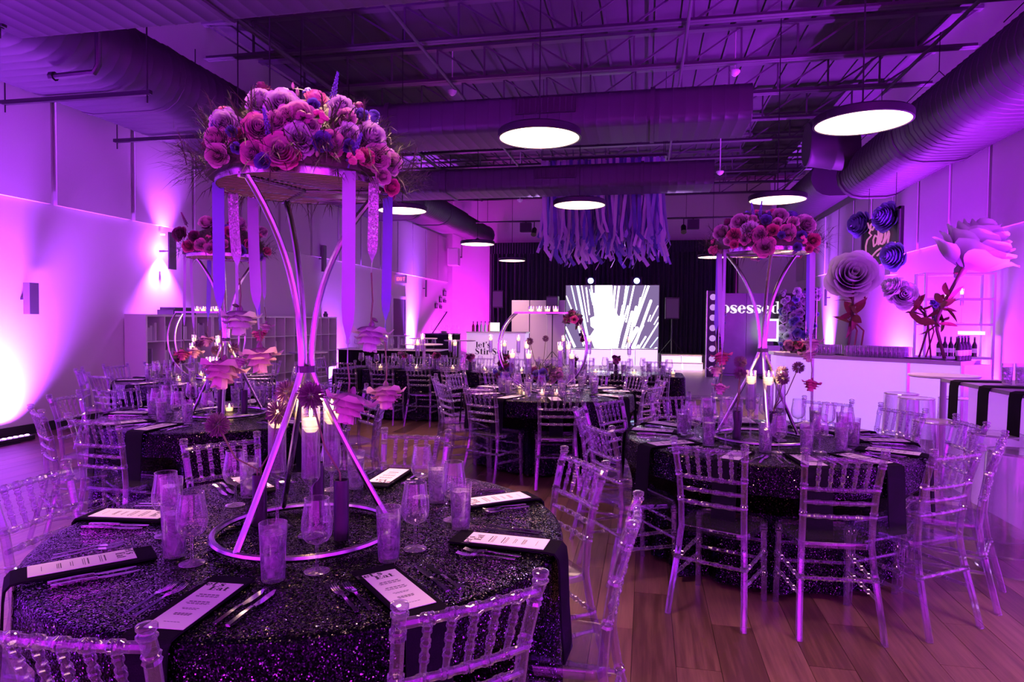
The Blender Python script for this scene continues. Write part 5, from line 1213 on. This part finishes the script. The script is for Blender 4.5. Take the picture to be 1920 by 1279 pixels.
# buffet table with glasses beyond the long table
t = thing('buffet_table', 'black-clothed buffet table with rows of glassware behind the long table', 'table', (-5.3, 13.4, 0)); MB().bbox((-1.1, -.35, 0), (1.1, .35, .88)).build('cloth_body', M['blackcloth'], t, smooth=False); MB().bbox((-1.12, -.37, .88), (1.12, .37, .9)).build('top', M['white'], t, smooth=False)
for i in range(16): place(WI, (-6.25 + i * .125, 13.2 + .15 * (i % 2), .902), 0, 'stemmed glass on the buffet table behind the long table', 'buffet glassware')
# ================================================================== RIBBON CLUSTER ON THE CEILING
RIBM = [pm('rib%d' % i, c, .35, sheen=.3) for i, c in enumerate(((.70, .50, .88), (.18, .15, .62), (.82, .66, .92), (.45, .34, .82), (.10, .08, .36), (.78, .58, .92)))]
CXm, CYm = -.95, 15.1
t = thing('ribbon_chandelier', 'big ceiling cluster of long lavender and navy ribbons before the stage', 'decoration', (CXm, CYm, 5.05))
for s in (-1, 1):
    MB().bar((-1.32, s * .7, 0), (1.32, s * .7, 0), .04).build('frame_bar', M['black'], t, smooth=False); MB().bar((s * 1.32, -.7, 0), (s * 1.32, .7, 0), .04).build('frame_bar', M['black'], t, smooth=False)
    for y in (-.7, .7): MB().tube([(s * 1.3, y, 0), (s * 1.3, y, ZC - 5.052)], .006, 5).build('hanger_wire', M['black'], t)
for k in range(6): MB().bar((-1.32, -.7 + k * .28, 0), (1.32, -.7 + k * .28, 0), .015).build('grid_wire', M['black'], t, smooth=False)
rms = []
for k in range(10):
    rr = random.Random(k); L = rr.uniform(1.75, 2.25); n = 12; pts, wd = [], []; cx_ = rr.uniform(-.22, .22); tw = rr.uniform(-1.5, 1.5)
    for i in range(n + 1):
        f = i / n; c = .14 * max(0, f - .8) / .2
        pts.append((cx_ * f ** 1.5 + c * rr.choice((-1, 1)) * .5 * (f > .9), rr.uniform(-.03, .03) * f - c * .8, -L * f)); wd.append((cos(tw * f), sin(tw * f), 0))
    rms.append(MB().strip(pts, wd, rr.uniform(.055, .085), .002).mesh('ribbon', RIBM[0]))
for i in range(290):
    x = -1.30 + 2.6 * ((i * .618) % 1); y = -.7 + 1.4 * (i / 290); o = ob('ribbon', R.choice(rms), t, (x, y, 0), mat=R.choice(RIBM)); o.rotation_euler = (0, 0, R.uniform(-.5, .5)); o.scale = (1, 1, R.uniform(.86, 1.06))
p = atz(1, 1, 9)
# lighting pipe with fixtures before the stage
t = thing('lighting_pipe', 'black lighting pipe hung across the room before the stage', 'pipe', (0, 21.5, 0)); z = aty(1000, 415, 21.5).z
MB().tube([(-5.6, 0, z), (4.4, 0, z)], .028, 8).build('pipe', M['black'], t)
for x in (-5.2, -1.6, 1.2, 4.1): MB().tube([(x, 0, z), (x, 0, J0)], .008, 5).build('hanger', M['black'], t)
for px, bx, nm in ((1000, 985, 'left'), (1282, 1300, 'right')):
    p = aty(px, 438, 21.3); tt = thing('par_can', 'small stage spotlight on the lighting pipe, %s one' % nm, 'stage light', (p.x, 21.5, z), group='spotlights on the pipe')
    MB().bar((0, 0, 0), (0, -.05, -.2), .03).build('clamp', M['black'], tt, smooth=False); mb = MB().lathe([(.05, -.16), (.08, -.1), (.08, .14), (.09, .16)], 12); MM = Matrix.Rotation(2.4, 3, 'X'); mb.v = [tuple(MM @ Vector(v_) + Vector((0, -.06, -.34))) for v_ in mb.v]; mb.build('can', M['black'], tt)
    ld = bpy.data.lights.new('par', 'SPOT'); ld.energy = 420; ld.color = (.62, .30, 1); ld.spot_size = radians(46); ld.spot_blend = .7; ld.shadow_soft_size = .06
    lo = bpy.data.objects.new('par_beam', ld); COL.objects.link(lo); lo.parent = tt; lo.location = (0, -.22, -.46)
    lo.rotation_euler = (Vector((CXm - p.x, CYm - 21.5, 3.3 - z + .4))).to_track_quat('-Z', 'Y').to_euler()
    p = aty(bx, 420, 21.4); tt = thing('dimmer_box', 'square black dimmer box on the lighting pipe, %s one' % nm, 'box', (p.x, 21.5, z - .2), group='boxes on the pipe'); MB().box((0, 0, 0), (.36, .2, .3)).build('body', M['black'], tt, smooth=False); MB().bar((0, 0, .15), (0, 0, .2), .04).build('clamp', M['black'], tt, smooth=False)
# ================================================================== PHOTO WALL AT THE FAR RIGHT
YO = 20.0
def brushed():
    return pm('brushed_panel', (.15, .15, .17), .30, .9, noise=.25, nscale=3)
a, b = aty(1338, 550, YO), aty(1530, 550, YO); BP = brushed(); n = 3
for i in range(n):
    x0 = a.x + (b.x - a.x) * i / n; x1 = a.x + (b.x - a.x) * (i + 1) / n - .01
    tag(MB().bbox((x0, YO, .05), (x1, YO + .06, a.z)).bbox((x0, YO - .2, 0), (x1, YO + .3, .05)).build('metal_panel', BP, smooth=False), 'tall brushed metal backdrop panel of the photo wall, %s' % ('left', 'middle', 'right')[i], 'panel', 'metal backdrop panels')
p0 = aty(1333, 587, YO - .05); p1 = aty(1466, 588, YO - .05); h = (p1.x - p0.x) / (sum(GL[c][1] + .02 for c in 'obsessed'))
mb = word('obsessed', h, 0, .05); mb.v = [(x, -z, y) for x, y, z in mb.v]
tag(mb.build('sign_letters', pm('white_letters', (.9, .88, .92), .5, emit=(1, .9, 1), es=.75), None, (p0.x, YO - .004, p0.z), smooth=False), 'white fat serif letters reading obsessed on the metal backdrop', 'sign')
def marquee(px0, px1, py0, py1, y, label):
    a, b = aty(px0, py0, y), aty(px1, py1, y); w, h = b.x - a.x, a.z
    t = thing('marquee_pillar', label, 'light pillar', ((a.x + b.x) / 2, y, 0)); MB().bbox((-w / 2, 0, 0), (w / 2, .3, h)).build('pillar', M['black'], t, smooth=False)
    bm = MB().lathe([(.001, .05), (.05, .045), (.085, .02), (.09, 0)], 10).mesh('bulb', emat_cached('mbulb', (.55, .25, .75), .8)); bm.transform(Matrix.Rotation(pi / 2, 4, 'X'))
    for i in range(8): ob('bulb', bm, t, (0, -.002, .22 + i * (h - .4) / 7))
    for s in (-1, 1): MB().bbox((s * w / 2 - .01, -.05, 0), (s * w / 2 + .01, 0, h)).build('edge_trim', M['chrome'], t, smooth=False)
marquee(1326, 1346, 545, 695, 19.2, 'black pillar studded with round bulbs left of the metal backdrop'); marquee(1512, 1528, 540, 690, 19.2, 'black pillar studded with round bulbs right of the flower wall')
p = aty(1446, 640, 19.0); t = thing('photo_kiosk', 'slim photo kiosk with a white lit frame around its screen', 'kiosk', (p.x, 19.0, 0)); a, b = aty(1434, 598, 19.0), aty(1459, 640, 19.0); w, h = b.x - a.x, a.z - b.z
MB().bbox((-w / 2, -.02, b.z), (w / 2, .03, a.z)).build('light_frame', emat('kiosk_frame', (.9, .95, 1), 2.2), t, smooth=False); MB().bbox((-w / 2 + .05, -.028, b.z + .06), (w / 2 - .05, -.02, a.z - .05)).build('screen', pm('kiosk_screen', (.5, .2, .5), .3, emit=(.5, .14, .6), es=.5), t, smooth=False)
MB().bbox((-.06, 0, .05), (.06, .06, b.z)).build('post', M['black'], t, smooth=False); MB().bbox((-.25, -.2, 0), (.25, .25, .05)).build('base', M['black'], t, smooth=False); MB().bbox((-.22, -.05, b.z - .5), (.22, .05, b.z - .12)).build('printer', M['white'], t, smooth=False)
# flower wall of pale orchids
t = thing('flower_wall', 'tall drift of white and lavender blossoms on the photo wall', 'flowers', (aty(1492, 620, 19.3).x, 19.3, 0)); rr = random.Random(9)
tag(MB().bbox((-.4, .05, 0), (.45, .3, 2.3)).build('backing', M['fern'], smooth=False, parent=t))
for i in range(120):
    x, z = rr.uniform(-.42, .5), rr.uniform(.75, 2.45); x += .25 * (z - 1.6) * .4
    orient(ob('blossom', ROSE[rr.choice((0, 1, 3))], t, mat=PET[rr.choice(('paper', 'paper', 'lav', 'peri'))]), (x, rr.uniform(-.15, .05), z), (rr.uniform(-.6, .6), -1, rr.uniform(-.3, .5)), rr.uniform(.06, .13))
tt = thing('flower_strip', 'narrow strip of pink and violet blossoms beside the bulb pillar', 'flowers', (aty(1350, 640, 19.65).x, 19.65, 0)); MB().bbox((-.05, .03, 0), (.05, .1, 2.4)).build('backing', M['fern'], tt, smooth=False)
for i in range(46): orient(ob('blossom', ROSE[rr.choice((0, 3))], tt, mat=PET[rr.choice(('paper', 'lav', 'rose', 'peri'))]), (rr.uniform(-.09, .09), rr.uniform(-.05, .0), .25 + i * .047), (rr.uniform(-.6, .6), -1, .2), rr.uniform(.04, .07))
# pink wall block behind the photo wall
tag(MB().bbox((3.35, YB - .6, 0), (XR, YB - .45, 4.5)).build('partition', M['wall'], smooth=False), 'pale partition wall right of the stage curtain', 'partition')
# ================================================================== CURVED BAR
BZ = 1.07
BF = [(2.02, 11.45), (2.04, 11.1), (2.12, 10.75), (2.40, 10.33), (2.90, 9.93), (3.40, 9.56), (3.86, 9.14)]
t = thing('curved_bar', 'curved white bar counter on the right', 'bar', (0, 0, 0)); BFm = pm('bar_front', (.88, .84, .90), .45, emit=(.46, .22, 1), es=.7)  # front panels emit an even violet of their own
def offs(pts, d):
    out = []
    for i, (x, y) in enumerate(pts):
        x0, y0 = pts[max(0, i - 1)]; x1, y1 = pts[min(len(pts) - 1, i + 1)]; L = hypot(x1 - x0, y1 - y0); nx, ny = -(y1 - y0) / L, (x1 - x0) / L; out.append((x + nx * d, y + ny * d))
    return out
inn = offs(BF, .55)
for i in range(len(BF) - 1):
    if i in (0, 2, 4): continue
for g0, g1 in ((0, 3), (3, 5), (5, 6)):
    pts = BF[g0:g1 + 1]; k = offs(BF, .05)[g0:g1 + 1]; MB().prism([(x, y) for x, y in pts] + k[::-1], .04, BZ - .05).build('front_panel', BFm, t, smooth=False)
    x, y = BF[g1]; MB().box((x, y, (BZ - .05) / 2), (.035, .035, BZ - .05)).build('seam_post', M['chrome'], t, smooth=False)
MB().prism(offs(BF, -.04) + offs(BF, .58)[::-1], BZ - .05, BZ).build('counter_top', pm('bar_top', (.55, .5, .58), .25), t, smooth=False)
MB().prism(BF + offs(BF, .04)[::-1], 0, .04).build('kick_plate', M['chrome'], t, smooth=False)
MB().bbox((4.0, 9.4, .0), (4.3, 9.75, BZ - .05)).build('end_support', M['white'], t, smooth=False)
# glasses packed on the bar
SG = MB().lathe([(.028, 0), (.034, .05), (.034, .12), (.028, .15), (.0265, .15), (.032, .115), (.0315, .05), (.025, .008), (.001, .006)], 10, cap1=False).mesh('bar_glass', M['glass'])
def barpt(s, d):
    L = []; tot = 0
    for i in range(len(BF) - 1): l = hypot(BF[i + 1][0] - BF[i][0], BF[i + 1][1] - BF[i][1]); L.append(l); tot += l
    q = s * tot
    for i, l in enumerate(L):
        if q <= l or i == len(L) - 1:
            f = q / l; x = BF[i][0] + (BF[i + 1][0] - BF[i][0]) * f; y = BF[i][1] + (BF[i + 1][1] - BF[i][1]) * f
            nx, ny = -(BF[i + 1][1] - BF[i][1]) / l, (BF[i + 1][0] - BF[i][0]) / l; return Vector((x + nx * d, y + ny * d, BZ))
        q -= l
for s0, s1, n, rows, nm in ((.34, .46, 7, 5, 'left'), (.535, .76, 13, 6, 'right')):
    for j in range(rows):
        for i in range(n):
            p = barpt(s0 + (s1 - s0) * i / (n - 1), .08 + j * .075); tag(ob('bar_glass', SG, None, p), 'clear tumbler packed in the %s block of glasses on the bar' % nm, 'glass', 'tumblers in the %s block on the bar' % nm)
p = barpt(.20, .2); bouquet((p.x, p.y, BZ + .10), (.24, .15, .08), 18, 'low wine red flower mound at the left end of the bar', ['wine', 'wine', 'hot', 'mauve'], 61, 26, .06)
# ------------------------------------------------------------------ giant paper roses
def big_leaf(t, p, d, s): orient(ob('leaf', LEAF, t, mat=M['redleaf']), p, d, s)
def paper_rose(base, mid_, tip, size, face, label, stems=1, col='paper', leaves=(), var=0, r=.018):
    t = thing('paper_rose', label, 'paper flower', base); B = Vector(base); tp = Vector(tip) - B; md = Vector(mid_) - B
    MB().lathe([(.16, 0), (.16, .012), (.03, .02)], 20).build('base_plate', M['black'], t)
    P = [Vector((0, 0, .01)).lerp(md, f) if f <= 1 else md.lerp(tp, f - 1) for f in [i / 4 for i in range(9)]]
    P = [P[0]] + [(P[i - 1] + P[i] * 2 + P[i + 1]) / 4 for i in range(1, 8)] + [P[8]]; MB().tube(P, r, 8).build('stem', pm('brown_stem', (.10, .03, .04), .6), t)
    for k in range(stems - 1):
        o = Vector(((k + 1) * .09, .02, 0)); MB().tube([o + Vector((0, 0, .01)), o + md * .7, md], r * .7, 6).build('stem', M['redleaf'], t)
    o = ob('bloom', ROSE[var], t, mat=PET[col]); orient(o, tp, face, size)
    MB().lathe([(.02, -.05), (.07, .0), (.02, .04)], 8).build('calyx', M['redleaf'], t, tp - Vector(face).normalized() * size * .85)
    rr = random.Random(int(size * 1000))
    for f, n in leaves:
        q = P[int(f * 8)]
        for i in range(n): big_leaf(t, q + Vector((rr.uniform(-.05, .05), 0, rr.uniform(-.12, .12))), (rr.uniform(-1, 1), rr.uniform(-.6, .4), rr.uniform(-.6, .8)), rr.uniform(.16, .30))
    return t
b = barpt(.50, .35); Yb = b.y
paper_rose(b, aty(1598, 600, Yb), aty(1600, 515, Yb), .38, (-.1, -1, .25), 'giant white paper rose facing front on the bar, left one', 3, 'paper', ((.55, 8), (.68, 10)), 0)
b2 = barpt(.80, .30); paper_rose(b2, aty(1745, 600, b2.y), aty(1695, 552, b2.y), .20, (-.1, -1, .1), 'medium white paper rose facing front on the bar, middle one', 2, 'paper', ((.6, 8),), 0, .014)
b3 = barpt(.84, .36); paper_rose(b3, aty(1738, 580, b3.y), aty(1668, 536, b3.y), .16, (-.9, -.3, .5), 'smaller white paper rose turned left on the bar', 1, 'paper', ((.7, 5),), 1, .012)
b4 = barpt(.90, .30); paper_rose(b4, aty(1752, 600, b4.y), aty(1832, 455, b4.y), .50, (.38, -.22, .90), 'largest white paper rose leaning right over the bar', 1, 'paper', ((.56, 9), (.66, 8)), 0, .022)
# ------------------------------------------------------------------ neon sign panel with blue paper roses
XS = 4.1
K = [atx(1617, 425, XS), atx(1690, 378, XS), atx(1690, 486, XS), atx(1617, 505, XS)]
t = thing('neon_sign', 'black hanging sign panel with pink script tube lettering Eden', 'sign', (XS, 0, 0))
y0, y1 = K[0].y, K[1].y; zt_, zb_ = (K[0].z + K[1].z) / 2, (K[2].z + K[3].z) / 2
MB().bbox((0, y1, zb_), (.05, y0, zt_)).build('panel', M['black'], t, smooth=False)
for lo, hi in (((-.02, y1, zb_), (.0, y1 + .07, zt_)), ((-.02, y0 - .07, zb_), (0, y0, zt_)), ((-.02, y1, zb_), (0, y0, zb_ + .06)), ((-.02, y1, zt_ - .05), (0, y0, zt_))): MB().bbox(lo, hi).build('frame', M['steel'], t, smooth=False)
for y in (y1 + .3, y0 - .3): MB().tube([(.02, y, zt_), (.02, y, 4.09)], .005, 5).build('hanger_wire', M['black'], t)
NEON = pm('pink_neon', (.85, .35, .70), .4, emit=(1, .28, .75), es=.32)
def npt(x, y): q = atx(1600 + x / 9.133, 380 + y / 9.133, XS - .025); return Vector((-.025, q.y, q.z))
for path in ([(250, 350), (270, 430), (330, 470), (365, 400), (340, 330), (300, 380), (290, 480), (270, 520), (310, 560), (240, 640), (215, 740), (215, 880), (240, 950), (320, 920), (400, 830), (470, 780), (500, 820), (410, 910)],
             [(430, 600), (370, 560), (340, 640), (350, 750), (400, 700), (430, 560), (425, 380), (445, 380), (440, 620), (430, 720)], [(430, 720), (480, 640), (500, 540), (480, 520), (455, 600), (460, 700), (500, 710)],
             [(500, 710), (540, 600), (550, 500), (540, 620), (530, 690), (570, 600), (605, 490), (615, 540), (590, 680), (610, 740), (670, 730), (715, 680)]):
    MB().tube([npt(*q) for q in path], .016, 6).build('script_tube', NEON, t)
for px, py, s, f, nm in ((1607, 420, .26, (-1, -.4, .1), 'left edge'), (1656, 406, .26, (-1, -.5, .2), 'top'), (1671, 480, .25, (-1, -.5, 0), 'lower right corner')):
    q = atx(px, py, XS - .16); tt = thing('paper_rose', 'periwinkle blue paper rose at the %s of the neon sign' % nm, 'paper flower', q, group='blue paper roses'); orient(ob('bloom', ROSE[0], tt, mat=PET['peri']), (0, 0, 0), f, s)
    MB().tube([(.0, 0, 0), (.15, 0, 0)], .02, 6).build('stub', M['stem'], tt)
# ------------------------------------------------------------------ bottle shelves on the right wall
t = thing('bottle_shelf', 'open pale metal and glass shelving on the right wall behind the bar', 'shelf', (0, 0, 0)); X0, X1, Y0, Y1 = 4.35, 5.32, 11.6, 12.0
WM = pm('pale_frame', (.6, .55, .65), .35, .3)
for x in (X0, X1):
    for y in (Y0, Y1): MB().bar((x, y, 0), (x, y, 2.35), .035).build('post', WM, t, smooth=False)
for z in (1.02, 1.55, 1.95, 2.35):
    MB().bbox((X0, Y0, z - .012), (X1, Y1, z)).build('shelf_board', M['glass'] if z > 1.1 else M['white'], t, smooth=False)
    MB().bar((X0, Y0, z - .02), (X1, Y0, z - .02), .03).build('rail', WM, t, smooth=False); MB().bar((X0, Y1, z - .02), (X1, Y1, z - .02), .03).build('rail', WM, t, smooth=False)
MB().bbox((X0, Y1 - .02, .05), (X1, Y1, 1.0)).build('back_panel', M['white'], t, smooth=False)
bt = None
def bottle(loc, label, grp, c=(.02, .015, .02)):
    global bt
    if bt is None:
        bt = thing('bottle', label, 'bottle', loc, group=grp); MB().lathe([(.038, 0), (.038, .18), (.014, .24), (.014, .30)], 12).build('body', pm('dark_bottle', c, .15), bt); MB().lathe([(.016, .29), (.016, .315)], 10).build('cap', M['steel'], bt); MB().lathe([(.0385, .06), (.0385, .13)], 12, cap0=False, cap1=False).build('wine_label', M['paper'], bt); return
    dup(bt, loc, R.uniform(0, 6), label, grp)
for i in range(7): bottle((4.62 + .085 * i, 11.75, 1.022), 'dark bottle in the row on the lowest bottle shelf', 'dark bottles on the shelf')
for i in range(4): p = barpt(.97, .2 + .1 * i); bottle((p.x, p.y + .05, BZ + .002), 'dark bottle at the right end of the bar', 'bottles on the bar end')
place(TALL, (4.95, 11.8, 1.552), 0, 'tall glass candle on the middle bottle shelf', 'candles on the bottle shelf'); place(HOLD, (4.72, 11.8, 1.552), 0, 'short glass candle on the middle bottle shelf', 'candles on the bottle shelf')
tag(MB().lathe([(.04, 0), (.05, .1), (.03, .2), (.04, .24)], 12, cap1=False).build('bud_vase', M['black'], None, (4.55, 11.75, 1.552)), 'black vase on the middle bottle shelf', 'vase'); bouquet((4.55, 11.75, 1.85), (.12, .1, .08), 7, 'dark bouquet in the black vase on the bottle shelf', ['wine', 'blue'], 66, 12, .04)
tag(MB().bbox((4.95, 11.7, 1.022 + .35), (5.25, 11.9, 1.022 + .40)).build('shelf_light', emat('shelf_amber', (1, .55, .4), 3), smooth=False), 'small amber light bar on the bottle shelves', 'lamp')
# ================================================================== HIGH TABLE, STOOLS AT THE RIGHT EDGE
cocktail(2.80, 7.0, 1.05, .30, 'white pedestal cocktail table between the bar and the right table', M['lilac'], .028)
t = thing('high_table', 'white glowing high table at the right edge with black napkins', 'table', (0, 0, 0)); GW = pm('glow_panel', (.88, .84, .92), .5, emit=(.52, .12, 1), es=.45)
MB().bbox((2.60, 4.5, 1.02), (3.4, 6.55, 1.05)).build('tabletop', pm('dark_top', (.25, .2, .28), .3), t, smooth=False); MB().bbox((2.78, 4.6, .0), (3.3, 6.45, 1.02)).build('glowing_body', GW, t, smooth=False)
for i, y in enumerate((6.25, 5.75, 5.3, 4.9)):
    tag(MB().strip([(2.95, y, 1.055), (2.62, y, 1.055), (2.588, y, 1.045), (2.580, y, 1.0), (2.574, y, .72)], (0, 1, 0), .16, .006).build('napkin', M['blackcloth']), 'black napkin hanging off the high table at the right edge, %s from the far end' % ('first', 'second', 'third', 'fourth')[i], 'napkin', 'napkins on the high table')
for px, nm in ((1888, 'left'), (1913, 'right')): p = atz(px, 722, 1.05); place(WG, (max(p.x, 2.70), p.y, 1.052), 0, 'iced water glass on the high table, %s one' % nm, 'glasses on the high table')
def stool(x, y, z, r, label, proto=[None]):
    if proto[0] is None:
        t = thing('ghost_stool', label, 'stool', (x, y, 0), group='clear drum stools'); MB().lathe([(.21, 0), (.19, .3), (.175, .72), (.17, .745), (.16, .75), (.158, .735), (.185, .3), (.205, .004)], 26, cap0=False, cap1=False).build('shell', M['glass'], t)
        MB().lathe([(.16, .735), (.158, .748), (.1, .744)], 26).build('seat', M['glass'], t); MB().tube(circ((0, 0, .01), .208, 26), .006, 5, closed=True).build('foot_rim', M['glass'], t); MB().tube(circ((0, 0, .742), .172, 26), .006, 5, closed=True).build('top_rim', M['glass'], t); proto[0] = t; return
    dup(proto[0], (x, y, 0), 0, label)
for px, py, nm in ((1690, 737, 'behind the right table, left one'), (1718, 745, 'behind the right table, second one'), (1795, 746, 'by the pedestal table column'), (1757, 789, 'right behind the right table'), (1868, 812, 'beside the high table, far one'), (1912, 846, 'beside the high table, near one')):
    p = atz(px, py, .75); stool(p.x, p.y, .75, .2, 'clear acrylic drum stool ' + nm)
